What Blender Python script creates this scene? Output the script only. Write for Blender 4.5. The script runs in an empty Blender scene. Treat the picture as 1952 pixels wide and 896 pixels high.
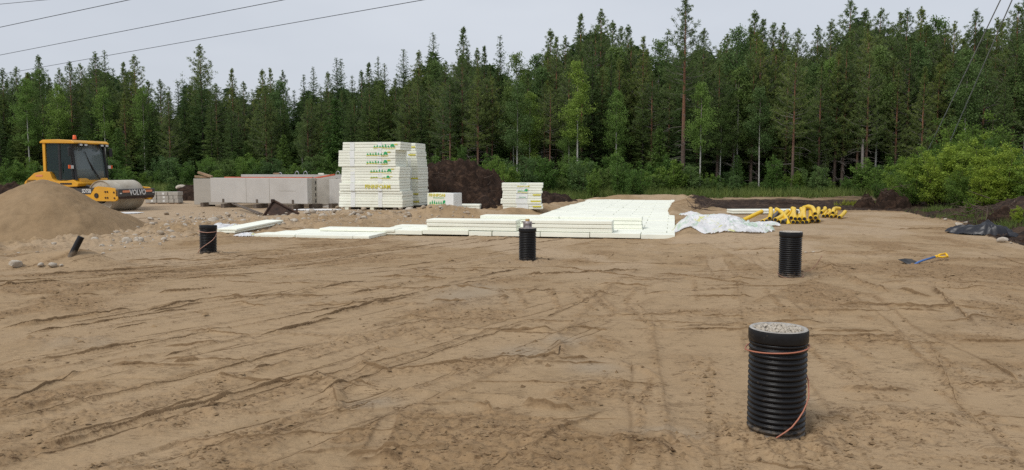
import bpy, bmesh, math, random
import numpy as np
from mathutils import Vector, Matrix, Euler

random.seed(7)
rng = np.random.default_rng(11)
scene = bpy.context.scene
COL = scene.collection
R = math.radians

# ------------------------------------------------------------------ camera, sky, sun, exposure
CAM_H, FPX, W0, H0, PITCH = 1.5, 1450.0, 1952.0, 896.0, R(4.85)
cam = bpy.data.cameras.new("camera")
cam.sensor_width = 36.0
cam.lens = 36.0 * FPX / W0
cam.clip_start, cam.clip_end = 0.1, 3000
cam_ob = bpy.data.objects.new("camera", cam)
COL.objects.link(cam_ob)
cam_ob.location = (0, 0, CAM_H)
cam_ob.rotation_euler = (R(90) - PITCH, 0, 0)
scene.camera = cam_ob

SUN_EL, SUN_AZ = R(50), R(-138)         # azimuth from +Y (view direction) towards +X: behind the camera on the left, veiled by cloud
world = bpy.data.worlds.new("World")
scene.world = world
world.use_nodes = True
wn, wl = world.node_tree.nodes, world.node_tree.links
wn.clear()
w_out = wn.new("ShaderNodeOutputWorld")
w_bg = wn.new("ShaderNodeBackground")
w_bg.inputs[1].default_value = 0.1
sky = wn.new("ShaderNodeTexSky")
sky.sky_type = 'NISHITA'
sky.sun_disc = False
sky.sun_elevation = SUN_EL
sky.sun_rotation = SUN_AZ
sky.air_density, sky.dust_density, sky.ozone_density = 1.0, 2.5, 1.2
w_tc = wn.new("ShaderNodeTexCoord")
w_map = wn.new("ShaderNodeMapping")
w_map.inputs['Scale'].default_value = (1.0, 1.0, 2.6)
w_noise = wn.new("ShaderNodeTexNoise")
w_noise.inputs['Scale'].default_value = 1.5
w_noise.inputs['Detail'].default_value = 5
w_ramp = wn.new("ShaderNodeValToRGB")
w_ramp.color_ramp.elements[0].position = 0.25
w_ramp.color_ramp.elements[0].color = (3.55, 3.84, 4.36, 1)
w_ramp.color_ramp.elements[1].position = 0.75
w_ramp.color_ramp.elements[1].color = (4.85, 5.10, 5.52, 1)
w_mix = wn.new("ShaderNodeMix")
w_mix.data_type = 'RGBA'
w_mix.inputs[0].default_value = 0.93
wl.new(w_tc.outputs['Generated'], w_map.inputs[0])
wl.new(w_map.outputs[0], w_noise.inputs['Vector'])
wl.new(w_noise.outputs[0], w_ramp.inputs[0])
wl.new(sky.outputs[0], w_mix.inputs[6])
wl.new(w_ramp.outputs[0], w_mix.inputs[7])
wl.new(w_mix.outputs[2], w_bg.inputs[0])
wl.new(w_bg.outputs[0], w_out.inputs[0])

sun = bpy.data.lights.new("sun", 'SUN')
sun.energy = 1.5
sun.angle = R(20)
sun.color = (1.0, 0.965, 0.91)
sun_ob = bpy.data.objects.new("sun", sun)
COL.objects.link(sun_ob)
# the light travels along -Z of the lamp
sd = -Vector((math.sin(SUN_AZ) * math.cos(SUN_EL), math.cos(SUN_AZ) * math.cos(SUN_EL), math.sin(SUN_EL)))
sun_ob.rotation_euler = sd.to_track_quat('-Z', 'Y').to_euler()
sun_ob.location = (-20, -20, 40)

scene.view_settings.view_transform = 'Standard'
scene.view_settings.look = 'None'
scene.view_settings.exposure = 0.52
scene.view_settings.gamma = 1.0
scene.view_settings.use_curve_mapping = False
scene.render.engine = 'CYCLES'
scene.cycles.use_denoising = False
scene.cycles.max_bounces = 6
scene.cycles.transparent_max_bounces = 12

# ------------------------------------------------------------------ pixel helpers (photograph pixels -> world points)
def ray(px, py):
    x = (px - W0 / 2) / FPX
    u = -(py - H0 / 2) / FPX
    return Vector((x, math.cos(PITCH) + u * math.sin(PITCH), -math.sin(PITCH) + u * math.cos(PITCH)))
def G(px, py, z=0.0):
    d = ray(px, py)
    t = (z - CAM_H) / d.z
    return Vector((d.x * t, d.y * t, z))
def D(px, py, Y):
    d = ray(px, py)
    t = Y / d.y
    return Vector((d.x * t, Y, CAM_H + d.z * t))
def X(px, Y, z=0.0):
    """World x of pixel column px at distance Y."""
    return D(px, 325, Y).x

# ------------------------------------------------------------------ numpy noise
def _h(ix, iy, s):
    v = np.sin(ix * 127.1 + iy * 311.7 + s * 74.7) * 43758.5453
    return v - np.floor(v)
def vnoise(x, y, s=0.0):
    ix, iy = np.floor(x), np.floor(y)
    fx, fy = x - ix, y - iy
    ux, uy = fx * fx * (3 - 2 * fx), fy * fy * (3 - 2 * fy)
    a, b, c, d = _h(ix, iy, s), _h(ix + 1, iy, s), _h(ix, iy + 1, s), _h(ix + 1, iy + 1, s)
    return (a + (b - a) * ux) * (1 - uy) + (c + (d - c) * ux) * uy - 0.5
def fbm(x, y, s=0.0, o=4, g=0.5):
    t, a, n = 0.0, 1.0, 0.0
    for k in range(o):
        t = t + a * vnoise(x * 2 ** k + 13.7 * k, y * 2 ** k - 7.3 * k, s + k)
        n += a
        a *= g
    return t / n * 2
def sstep(a, b, x):
    t = np.clip((x - a) / (b - a), 0, 1)
    return t * t * (3 - 2 * t)
def segdist(x, y, x0, y0, x1, y1):
    dx, dy = x1 - x0, y1 - y0
    L2 = dx * dx + dy * dy
    t = np.clip(((x - x0) * dx + (y - y0) * dy) / L2, 0, 1)
    L = math.sqrt(L2)
    side = ((x - x0) * -dy + (y - y0) * dx) / L
    return np.hypot(x - x0 - t * dx, y - y0 - t * dy), t, side
def inpoly(x, y, P):
    ins = np.zeros(np.shape(x), bool)
    n = len(P)
    for i in range(n):
        x0, y0 = P[i]
        x1, y1 = P[(i + 1) % n]
        if y0 == y1:
            continue
        c = ((y0 > y) != (y1 > y)) & (x < (x1 - x0) * (y - y0) / (y1 - y0) + x0)
        ins ^= c
    return ins

# ------------------------------------------------------------------ terrain: macro shape
BANK_A, BANK_B = (-10.2, 15.2), (1.0, 28.6)       # toe of the stony bank that carries the plateau on the left
BERMS = []                                         # (points, height, width)
def px_line(pts, z=0.0):
    return [(G(a, b, z).x, G(a, b, z).y) for a, b in pts]
BERMS.append((px_line([(830, 411), (960, 408), (1040, 398), (1130, 382), (1200, 380), (1300, 380)]), 0.24, 0.55))
BERMS.append((px_line([(1322, 383), (1300, 397), (1262, 411)]), 0.20, 0.6))
BERMS.append((px_line([(1338, 386), (1345, 400)]), 0.14, 0.7))
BERMS.append((px_line([(1345, 426), (1316, 442), (1310, 452)], -0.05), 0.17, 0.34))
BERMS.append((px_line([(1300, 418), (1390, 452), (1470, 462)], -0.05), 0.10, 0.5))
BERMS.append((px_line([(620, 426), (800, 412), (900, 405)], 0.0), 0.09, 0.5))
BERMS.append((px_line([(860, 410), (960, 404)], 0.0), 0.07, 0.5))
BERMS.append((px_line([(-120, 500), (60, 496), (150, 494)], 0.0), 0.22, 0.5))
BERMS.append((px_line([(150, 494), (225, 494)], 0.0), 0.07, 0.25))
BERMS.append((px_line([(195, 484), (330, 462), (430, 456)], -0.05), 0.09, 0.28))
RIGHT_EDGE = px_line([(1400, 399), (1560, 402), (1640, 401), (1720, 403), (1760, 413), (1830, 421), (1850, 438), (1952, 468), (2150, 540), (2500, 640)])
PEAT_POLY = px_line([(1338, 401), (1440, 399), (1560, 402), (1640, 401), (1720, 403), (1760, 413), (1830, 421), (1850, 438),
                     (1952, 468), (2150, 540), (2500, 640), (6000, 640), (6000, 369), (1300, 369), (1312, 384)])
SAND_POLY = px_line([(-3000, 900), (-3000, 374), (0, 372), (370, 378), (840, 372), (1060, 377), (1300, 377), (1330, 381), (1345, 401)]) + \
            RIGHT_EDGE + [(60, -60), (-60, -60)]
def hmacro(x, y):
    x, y = np.asarray(x, float), np.asarray(y, float)
    h = -0.14 * sstep(9.5, 13.5, y) * (1 - sstep(3.0, 7.0, x))
    # plateau on the left, behind the stony bank
    dx, dy = BANK_B[0] - BANK_A[0], BANK_B[1] - BANK_A[1]
    L = math.hypot(dx, dy)
    s = ((x - BANK_A[0]) * -dy + (y - BANK_A[1]) * dx) / L
    fade = 1 - sstep(-1.0, 4.0, x)
    h = h + fade * sstep(-0.2, 3.4, s) * (0.14 + 0.03 * sstep(13, 15, y))
    h = h + fade * 0.10 * np.exp(-((s - 1.6) / 1.1) ** 2) * (0.6 + fbm(x * 0.8, y * 0.8, 3, 2))
    for pts, hh, ww in BERMS:
        m = 0
        for a, b in zip(pts[:-1], pts[1:]):
            d, t, sd_ = segdist(x, y, *a, *b)
            m = np.maximum(m, np.exp(-(d / ww) ** 2))
        h = h + m * hh * (1 + 0.45 * fbm(x * 1.3, y * 1.3, hh * 50, 3))
    # bank of turned-up soil on the right
    ins = inpoly(x, y, PEAT_POLY)
    dd = np.full(np.shape(x), 99.0)
    for a, b in zip(RIGHT_EDGE[:-1], RIGHT_EDGE[1:]):
        d, t, sd_ = segdist(x, y, *a, *b)
        dd = np.minimum(dd, d)
    rise = ins * sstep(0.25, 3.2, dd) * sstep(10.0, 13.0, x) * (1 - sstep(22, 29, y))
    h = h + rise * (0.62 + 0.45 * fbm(x * 0.55, y * 0.55, 21, 3)) - ins * 0.05 * np.exp(-((dd - 0.35) / 0.3) ** 2)
    h = h + ins * sstep(0.1, 0.8, dd) * 0.10 * fbm(x * 1.1, y * 1.1, 31, 3) * (1 - sstep(42, 46, y))
    h = h + 0.035 * fbm(x * 0.22, y * 0.22, 5, 2) * sstep(3, 8, np.hypot(x, y)) * (1 - sstep(18, 24, y) * 0.5)
    # the foam floor lies in a levelled bed
    fu, fv = x * math.cos(R(-12)) + y * math.sin(R(-12)), -x * math.sin(R(-12)) + y * math.cos(R(-12))
    bed = np.minimum(np.minimum(fv - 18.0, 38.3 - fv), np.minimum(fu + np.where(fv < 20.0, 7.3, 4.3), 0.0 - fu))
    h = h + sstep(0.0, 0.4, bed) * (np.minimum(h, -0.11) - h)
    far = sstep(45, 75, np.hypot(x, y))
    h = h + far * 0.35 * fbm(x * 0.05, y * 0.05, 8, 3)
    return h
_GX, _GY, _GS = -60.0, -2.0, 0.1
_gx, _gy = np.meshgrid(np.arange(_GX, 60.05, _GS), np.arange(_GY, 75.05, _GS))
_GRID = hmacro(_gx.ravel(), _gy.ravel()).reshape(_gx.shape)
def gz(x, y):
    i, j = (x - _GX) / _GS, (y - _GY) / _GS
    i0, j0 = int(math.floor(i)), int(math.floor(j))
    if not (0 <= i0 < _GRID.shape[1] - 1 and 0 <= j0 < _GRID.shape[0] - 1):
        return float(hmacro(np.array([x]), np.array([y]))[0])
    a, b = i - i0, j - j0
    g = _GRID
    return float((g[j0, i0] * (1 - a) + g[j0, i0 + 1] * a) * (1 - b) + (g[j0 + 1, i0] * (1 - a) + g[j0 + 1, i0 + 1] * a) * b)
def gp(px, py):
    """Point on the terrain seen at a photograph pixel."""
    z = 0.0
    for _ in range(8):
        p = G(px, py, z)
        z = 0.5 * z + 0.5 * gz(p.x, p.y)
    p = G(px, py, z)
    return Vector((p.x, p.y, gz(p.x, p.y)))

# ------------------------------------------------------------------ material helpers
def new_mat(name):
    m = bpy.data.materials.new(name)
    m.use_nodes = True
    nt = m.node_tree
    for n in list(nt.nodes):
        if n.type != 'OUTPUT_MATERIAL':
            nt.nodes.remove(n)
    out = next(n for n in nt.nodes if n.type == 'OUTPUT_MATERIAL')
    b = nt.nodes.new('ShaderNodeBsdfPrincipled')
    nt.links.new(b.outputs[0], out.inputs[0])
    return m, nt, b, out
def node(nt, t, **kw):
    n = nt.nodes.new(t)
    for k, v in kw.items():
        setattr(n, k, v)
    return n
def noise_n(nt, vec, scale, detail=4, rough=0.55, dist=0.0):
    n = node(nt, 'ShaderNodeTexNoise')
    n.inputs['Scale'].default_value = scale
    n.inputs['Detail'].default_value = detail
    n.inputs['Roughness'].default_value = rough
    n.inputs['Distortion'].default_value = dist
    nt.links.new(vec, n.inputs['Vector'])
    return n.outputs[0]
def ramp_n(nt, fac, stops):
    r = node(nt, 'ShaderNodeValToRGB')
    cr = r.color_ramp
    while len(cr.elements) < len(stops):
        cr.elements.new(0.5)
    for e, (p, c) in zip(cr.elements, stops):
        e.position = p
        e.color = (*c, 1) if len(c) == 3 else c
    nt.links.new(fac, r.inputs[0])
    return r.outputs[0]
def mix_n(nt, fac, a, b, mode='MIX'):
    m = node(nt, 'ShaderNodeMix', data_type='RGBA', blend_type=mode)
    for sock, v in ((m.inputs[0], fac), (m.inputs[6], a), (m.inputs[7], b)):
        if isinstance(v, (int, float)):
            sock.default_value = v
        elif isinstance(v, tuple):
            sock.default_value = (*v, 1)
        else:
            nt.links.new(v, sock)
    return m.outputs[2]
def math_n(nt, op, a, b=0.0, clamp=False):
    m = node(nt, 'ShaderNodeMath', operation=op, use_clamp=clamp)
    for s, v in ((m.inputs[0], a), (m.inputs[1], b)):
        if isinstance(v, (int, float)):
            s.default_value = v
        else:
            nt.links.new(v, s)
    return m.outputs[0]
def bump_n(nt, b, h, strength=0.5, dist=0.01):
    n = node(nt, 'ShaderNodeBump')
    n.inputs['Strength'].default_value = strength
    n.inputs['Distance'].default_value = dist
    nt.links.new(h, n.inputs['Height'])
    nt.links.new(n.outputs[0], b.inputs['Normal'])
def simple(name, col, rough=0.6, metal=0.0, var=0.12, scale=6.0, bump=0.0, bscale=40.0, spec=0.5, dirt=None, dirt_amt=0.0):
    m, nt, b, out = new_mat(name)
    tc = node(nt, 'ShaderNodeTexCoord')
    v = tc.outputs['Object']
    n = noise_n(nt, v, scale, 6, 0.6)
    lo = tuple(max(0, c * (1 - var)) for c in col)
    hi = tuple(min(1, c * (1 + var)) for c in col)
    c = ramp_n(nt, n, [(0.3, lo), (0.7, hi)])
    if dirt:
        d = noise_n(nt, v, scale * 0.45, 8, 0.68)
        f = ramp_n(nt, d, [(0.5 - 0.1, (0, 0, 0)), (0.72, (dirt_amt,) * 3)])
        c = mix_n(nt, f, c, dirt)
    nt.links.new(c, b.inputs['Base Color'])
    b.inputs['Roughness'].default_value = rough
    b.inputs['Metallic'].default_value = metal
    b.inputs['Specular IOR Level'].default_value = spec
    if bump:
        bump_n(nt, b, noise_n(nt, v, bscale, 6, 0.65), bump, 0.01)
    return m
SANDC = (0.30, 0.21, 0.125)
M = {}
def sand_material(name, attrs=True):
    m, nt, b, out = new_mat(name)
    geo = node(nt, 'ShaderNodeNewGeometry')
    P = geo.outputs['Position']
    big = noise_n(nt, P, 0.55, 5, 0.6)
    mid = noise_n(nt, P, 3.2, 7, 0.68, 0.6)
    fine = noise_n(nt, P, 55.0, 5, 0.7)
    c1 = ramp_n(nt, big, [(0.3, (0.325, 0.224, 0.125)), (0.52, (0.354, 0.249, 0.143)), (0.72, (0.388, 0.279, 0.166))])
    c2 = ramp_n(nt, mid, [(0.33, (0.82, 0.81, 0.80)), (0.5, (1, 1, 1)), (0.7, (1.08, 1.07, 1.07))])
    c = mix_n(nt, 1.0, c1, c2, 'MULTIPLY')
    g = ramp_n(nt, fine, [(0.3, (0.80, 0.79, 0.78)), (0.55, (1, 1, 1)), (0.75, (1.12, 1.12, 1.12))])
    c = mix_n(nt, 0.8, c, g, 'MULTIPLY')
    if not attrs:
        c = mix_n(nt, 1.0, c, (0.80, 0.78, 0.76), 'MULTIPLY')      # the whole heap in a darker sand tone
    if attrs:
        def at(n):
            a = node(nt, 'ShaderNodeAttribute', attribute_name=n)
            return a.outputs['Fac']
        c = mix_n(nt, at('crumb'), c, mix_n(nt, 1.0, c, (0.76, 0.71, 0.66), 'MULTIPLY'))
        c = mix_n(nt, at('smooth'), c, mix_n(nt, 0.6, c, (0.372, 0.266, 0.160)))
        c = mix_n(nt, at('damp'), c, (0.315, 0.248, 0.172))
        # shade of cracks and lip faces painted in, over moist broken sand
        c = mix_n(nt, at('crack'), c, mix_n(nt, 1.0, c, (0.40, 0.35, 0.31), 'MULTIPLY'))
        c = mix_n(nt, at('pale'), c, (0.44, 0.34, 0.235))
        def cracks(scale, w, seed):
            mp = node(nt, 'ShaderNodeMapping')
            mp.inputs['Location'].default_value = (seed, seed * 1.7, 0)
            mp.inputs['Rotation'].default_value = (0, 0, -0.55 if seed > 5 else 0.1)
            mp.inputs['Scale'].default_value = (0.55, 1.7, 1)
            nt.links.new(P, mp.inputs[0])
            n_ = noise_n(nt, mp.outputs[0], scale, 7, 0.62, 0.5)
            d_ = math_n(nt, 'ABSOLUTE', math_n(nt, 'SUBTRACT', n_, 0.5))
            return ramp_n(nt, d_, [(0.0, (1, 1, 1)), (w, (0, 0, 0))])
        gate = ramp_n(nt, noise_n(nt, P, 1.1, 4, 0.6), [(0.44, (0.0,) * 3), (0.60, (1, 1, 1))])
        gate2 = ramp_n(nt, noise_n(nt, P, 3.7, 3, 0.6), [(0.46, (0.0,) * 3), (0.56, (1, 1, 1))])
        k1 = mix_n(nt, 1.0, cracks(4.2, 0.020, 3.0), gate, 'MULTIPLY')
        k2 = mix_n(nt, 1.0, cracks(7.5, 0.024, 9.0), gate2, 'MULTIPLY')
        kk = mix_n(nt, 1.0, mix_n(nt, 1.0, k1, k2, 'LIGHTEN'), ramp_n(nt, noise_n(nt, P, 9.0, 3, 0.6), [(0.40, (0.1,) * 3), (0.58, (1, 1, 1))]), 'MULTIPLY')
        c = mix_n(nt, kk, c, mix_n(nt, 1.0, c, (0.34, 0.29, 0.25), 'MULTIPLY'))
        mpc = node(nt, 'ShaderNodeMapping')
        mpc.inputs['Rotation'].default_value = (0, 0, -0.35)
        mpc.inputs['Scale'].default_value = (0.6, 1.25, 1)
        nt.links.new(P, mpc.inputs[0])
        crumbs = ramp_n(nt, noise_n(nt, mpc.outputs[0], 24.0, 5, 0.72), [(0.36, (0.50, 0.45, 0.41)), (0.44, (1, 1, 1)), (0.60, (1.06, 1.06, 1.05)), (0.68, (1.2, 1.19, 1.18))])
        c = mix_n(nt, math_n(nt, 'ADD', at('crumb'), 0.10, True), c, mix_n(nt, 1.0, c, crumbs, 'MULTIPLY'))
        soil = ramp_n(nt, noise_n(nt, P, 2.1, 8, 0.7, 0.8), [(0.32, (0.012, 0.008, 0.006)), (0.5, (0.035, 0.021, 0.014)), (0.66, (0.085, 0.055, 0.035)), (0.8, (0.16, 0.11, 0.07))])
        c = mix_n(nt, at('soil'), c, soil)
        grn = ramp_n(nt, noise_n(nt, P, 1.3, 8, 0.7), [(0.3, (0.035, 0.04, 0.018)), (0.55, (0.07, 0.10, 0.03)), (0.75, (0.13, 0.13, 0.06))])
        c = mix_n(nt, at('green'), c, grn)
    nt.links.new(c, b.inputs['Base Color'])
    b.inputs['Roughness'].default_value = 0.93
    b.inputs['Specular IOR Level'].default_value = 0.2
    h = math_n(nt, 'ADD', math_n(nt, 'MULTIPLY', fine, 0.35), mid)
    h = math_n(nt, 'ADD', h, math_n(nt, 'MULTIPLY', noise_n(nt, P, 18, 6, 0.7), 0.6))
    bump_n(nt, b, h, 0.65, 0.02)
    return m
M['ground'] = sand_material('ground_sand')
M['heap'] = sand_material('heap_sand', False)
def peat_material():
    m, nt, b, out = new_mat('peat')
    tc = node(nt, 'ShaderNodeNewGeometry')
    P = tc.outputs['Position']
    n = noise_n(nt, P, 2.4, 10, 0.72, 1.0)
    c = ramp_n(nt, n, [(0.3, (0.012, 0.008, 0.006)), (0.5, (0.032, 0.019, 0.013)), (0.62, (0.070, 0.042, 0.028)), (0.76, (0.15, 0.098, 0.064))])
    nt.links.new(c, b.inputs['Base Color'])
    b.inputs['Roughness'].default_value = 0.95
    b.inputs['Specular IOR Level'].default_value = 0.15
    bump_n(nt, b, noise_n(nt, P, 14, 8, 0.75), 1.0, 0.06)
    return m
M['peat'] = peat_material()
M['yellow'] = simple('yellow_paint', (0.72, 0.35, 0.014), 0.42, var=0.06, scale=2.0, dirt=(0.33, 0.21, 0.08), dirt_amt=0.45)
M['dark_grey'] = simple('dark_grey_paint', (0.045, 0.044, 0.045), 0.5, var=0.2, dirt=(0.16, 0.12, 0.085), dirt_amt=0.4)
M['black'] = simple('black_plastic', (0.010, 0.010, 0.012), 0.5, var=0.3, scale=9, dirt=(0.05, 0.042, 0.035), dirt_amt=0.35)
def pipe_black_material():
    m, nt, b, out = new_mat('black_pipe_plastic')
    tc = node(nt, 'ShaderNodeTexCoord')
    v = tc.outputs['Object']
    n = noise_n(nt, v, 9.0, 6, 0.65)
    c = ramp_n(nt, n, [(0.3, (0.0045, 0.0045, 0.0055)), (0.7, (0.0085, 0.0085, 0.0095))])
    sp = node(nt, 'ShaderNodeSeparateXYZ')
    nt.links.new(tc.outputs['Object'], sp.inputs[0])
    low = math_n(nt, 'SUBTRACT', 0.105, sp.outputs[2])
    low = math_n(nt, 'MULTIPLY', math_n(nt, 'ADD', low, math_n(nt, 'MULTIPLY', math_n(nt, 'SUBTRACT', noise_n(nt, v, 16, 6, 0.7), 0.56), 0.38)), 9.0, True)
    sc = ramp_n(nt, noise_n(nt, v, 34, 4, 0.7), [(0.60, (0, 0, 0)), (0.72, (0.55,) * 3)])
    big = ramp_n(nt, noise_n(nt, v, 4, 3, 0.6), [(0.5, (0, 0, 0)), (0.62, (1, 1, 1))])
    d = mix_n(nt, 1.0, mix_n(nt, 1.0, sc, big, 'MULTIPLY'), low, 'LIGHTEN')
    c = mix_n(nt, d, c, (0.17, 0.13, 0.09))
    nt.links.new(c, b.inputs['Base Color'])
    nt.links.new(ramp_n(nt, n, [(0.3, (0.30,) * 3), (0.7, (0.5,) * 3)]), b.inputs['Roughness'])
    b.inputs['Specular IOR Level'].default_value = 0.32
    bump_n(nt, b, noise_n(nt, v, 30, 6, 0.65), 0.12, 0.01)
    return m
M['pipe_black'] = pipe_black_material()
M['rubber'] = simple('tyre_rubber', (0.02, 0.02, 0.02), 0.85, dirt=(0.14, 0.1, 0.07), dirt_amt=0.6)
M['drum'] = simple('worn_drum_steel', (0.50, 0.455, 0.37), 0.65, metal=0.0, var=0.18, scale=3.0, bump=0.12, dirt=(0.22, 0.165, 0.10), dirt_amt=0.8)
M['drum_in'] = simple('drum_inside', (0.035, 0.03, 0.027), 0.8)
M['orange'] = simple('orange_lens', (0.75, 0.12, 0.02), 0.3, var=0.05)
M['orange_pale'] = simple('orange_reflector', (0.72, 0.26, 0.13), 0.35, var=0.08)
M['white_print'] = simple('white_print', (0.72, 0.72, 0.70), 0.6, var=0.04)
M['lamp_white'] = simple('lamp_lens', (0.62, 0.63, 0.62), 0.2, var=0.05)
def foam_material(name, col, dirt_amt=0.14):
    m, nt, b, out = new_mat(name)
    tc = node(nt, 'ShaderNodeNewGeometry')
    P = tc.outputs['Position']
    n = noise_n(nt, P, 3.0, 6, 0.6)
    c = ramp_n(nt, n, [(0.3, tuple(v * 0.95 for v in col)), (0.7, tuple(min(1, v * 1.03) for v in col))])
    d = ramp_n(nt, noise_n(nt, P, 1.6, 9, 0.72), [(0.55, (0, 0, 0)), (0.8, (dirt_amt,) * 3)])
    c = mix_n(nt, d, c, (0.40, 0.31, 0.20))
    oi = node(nt, 'ShaderNodeObjectInfo')
    c = mix_n(nt, 1.0, c, ramp_n(nt, oi.outputs['Random'], [(0, (0.93, 0.93, 0.93)), (1, (1.0, 1.0, 1.0))]), 'MULTIPLY')
    nt.links.new(c, b.inputs['Base Color'])
    b.inputs['Roughness'].default_value = 0.75
    b.inputs['Specular IOR Level'].default_value = 0.3
    b.inputs['Subsurface Weight'].default_value = 0.0
    return m
M['foam'] = foam_material('white_foam', (0.89, 0.905, 0.79))
M['foam_wrap'] = foam_material('film_wrapped_foam', (0.83, 0.84, 0.70), 0.1)
M['band'] = simple('clear_film_band', (0.80, 0.82, 0.80), 0.25, var=0.05, scale=3, bump=0.3, bscale=12)
M['p_green'] = simple('green_print', (0.02, 0.36, 0.11), 0.6, var=0.1)
M['p_yellow'] = simple('yellow_print', (0.62, 0.55, 0.03), 0.6, var=0.12)
M['concrete'] = simple('grey_concrete', (0.50, 0.48, 0.45), 0.85, var=0.10, scale=1.1, bump=0.2, bscale=24, dirt=(0.40, 0.375, 0.34), dirt_amt=0.6)
M['concrete_warm'] = simple('warm_concrete', (0.44, 0.41, 0.36), 0.85, var=0.12, scale=1.3, bump=0.2, bscale=24, dirt=(0.19, 0.17, 0.14), dirt_amt=0.5)
M['block'] = simple('block_concrete', (0.40, 0.375, 0.33), 0.9, var=0.16, scale=4, bump=0.3)
M['wood'] = simple('raw_timber', (0.30, 0.20, 0.12), 0.8, var=0.3, scale=7, bump=0.3)
M['wood_dark'] = simple('weathered_timber', (0.12, 0.095, 0.075), 0.85, var=0.35, scale=6, bump=0.3)
M['rust'] = simple('rusty_steel', (0.045, 0.025, 0.018), 0.8, metal=0.2, var=0.5, scale=5, bump=0.4, dirt=(0.09, 0.045, 0.025), dirt_amt=0.8)
M['steel'] = simple('galvanised_steel', (0.42, 0.42, 0.44), 0.4, metal=0.7, var=0.15)
M['red_edge'] = simple('red_insulation', (0.52, 0.11, 0.055), 0.8, var=0.2, scale=5, bump=0.3)
M['stone'] = simple('pale_stone', (0.47, 0.42, 0.35), 0.88, var=0.22, scale=5, bump=0.4, bscale=22, dirt=(0.24, 0.18, 0.12), dirt_amt=0.7)
M['stone_b'] = simple('sandy_stone', (0.36, 0.295, 0.22), 0.9, var=0.22, scale=5, bump=0.4, bscale=22, dirt=(0.27, 0.19, 0.115), dirt_amt=0.8)
M['pipe_yellow'] = simple('yellow_pipe_plastic', (0.80, 0.52, 0.015), 0.38, var=0.07, scale=5, dirt=(0.45, 0.33, 0.12), dirt_amt=0.35)
M['pipe_grey'] = simple('grey_pipe_plastic', (0.09, 0.088, 0.092), 0.42, var=0.15)
M['pipe_in'] = simple('pipe_inside', (0.008, 0.008, 0.008), 0.6)
M['tarp'] = simple('black_tarpaulin', (0.012, 0.013, 0.018), 0.42, var=0.3, scale=3, bump=0.35, bscale=9)
M['cable'] = simple('copper_cable', (0.40, 0.15, 0.09), 0.5, var=0.15)
M['cable_pale'] = simple('pale_cable', (0.48, 0.27, 0.20), 0.6, var=0.15)
M['cable_dark'] = simple('dull_cable', (0.26, 0.14, 0.09), 0.6, var=0.15)
M['mortar'] = simple('rim_mortar', (0.36, 0.34, 0.31), 0.9, var=0.3, scale=22, bump=0.5)
M['blue'] = simple('blue_shaft', (0.055, 0.14, 0.36), 0.45, var=0.15)
M['shovel_yellow'] = simple('yellow_grip', (0.80, 0.47, 0.005), 0.4, var=0.05)
M['shovel_black'] = simple('black_blade', (0.012, 0.012, 0.012), 0.5, var=0.3, dirt=(0.2, 0.14, 0.09), dirt_amt=0.35)
M['wire'] = simple('wire_metal', (0.05, 0.052, 0.06), 0.5, metal=0.3)
M['wire_pale'] = simple('stay_wire', (0.42, 0.45, 0.45), 0.5, metal=0.5)
M['sheet'] = simple('white_sheet', (0.78, 0.78, 0.77), 0.5, var=0.05, bump=0.3, bscale=6, dirt=(0.4, 0.3, 0.2), dirt_amt=0.2)
M['brass'] = simple('brass_cap', (0.50, 0.33, 0.13), 0.5, metal=0.3)
M['valve'] = simple('valve_grey', (0.30, 0.27, 0.27), 0.5, metal=0.3, var=0.3, scale=20)
def glass_material(name, tint, alpha):
    m, nt, b, out = new_mat(name)
    b.inputs['Base Color'].default_value = (*tint, 1)
    b.inputs['Roughness'].default_value = 0.04
    b.inputs['Specular IOR Level'].default_value = 0.8
    tr = node(nt, 'ShaderNodeBsdfTransparent')
    tr.inputs[0].default_value = (0.55, 0.68, 0.65, 1)
    mx = node(nt, 'ShaderNodeMixShader')
    mx.inputs[0].default_value = alpha
    nt.links.new(tr.outputs[0], mx.inputs[1])
    nt.links.new(b.outputs[0], mx.inputs[2])
    nt.links.new(mx.outputs[0], out.inputs[0])
    return m
M['glass'] = glass_material('tinted_glass', (0.03, 0.05, 0.05), 0.34)
M['windscreen'] = glass_material('windscreen_glass', (0.22, 0.255, 0.265), 0.55)  # pale tint paints the sky's reflection into the windscreen colour
def film_material():
    m, nt, b, out = new_mat('plastic_film')
    tc = node(nt, 'ShaderNodeTexCoord')
    v = tc.outputs['Object']
    base = ramp_n(nt, noise_n(nt, v, 3.5, 6, 0.6), [(0.3, (0.70, 0.71, 0.73)), (0.65, (0.86, 0.87, 0.88))])
    g = ramp_n(nt, noise_n(nt, v, 2.3, 3, 0.6, 0.8), [(0.56, (0, 0, 0)), (0.66, (0.75,) * 3)])
    y = node(nt, 'ShaderNodeMapping')
    y.inputs['Location'].default_value = (7, 3, 1)
    nt.links.new(v, y.inputs[0])
    g2 = ramp_n(nt, noise_n(nt, y.outputs[0], 2.6, 3, 0.6, 0.8), [(0.585, (0, 0, 0)), (0.66, (0.8,) * 3)])
    c = mix_n(nt, g, base, (0.40, 0.62, 0.42))
    c = mix_n(nt, g2, c, (0.68, 0.68, 0.14))
    nt.links.new(c, b.inputs['Base Color'])
    b.inputs['Roughness'].default_value = 0.5
    tr = node(nt, 'ShaderNodeBsdfTransparent')
    mx = node(nt, 'ShaderNodeMixShader')
    mx.inputs[0].default_value = 0.76
    nt.links.new(tr.outputs[0], mx.inputs[1])
    nt.links.new(b.outputs[0], mx.inputs[2])
    nt.links.new(mx.outputs[0], out.inputs[0])
    return m
M['film'] = film_material()
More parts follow.
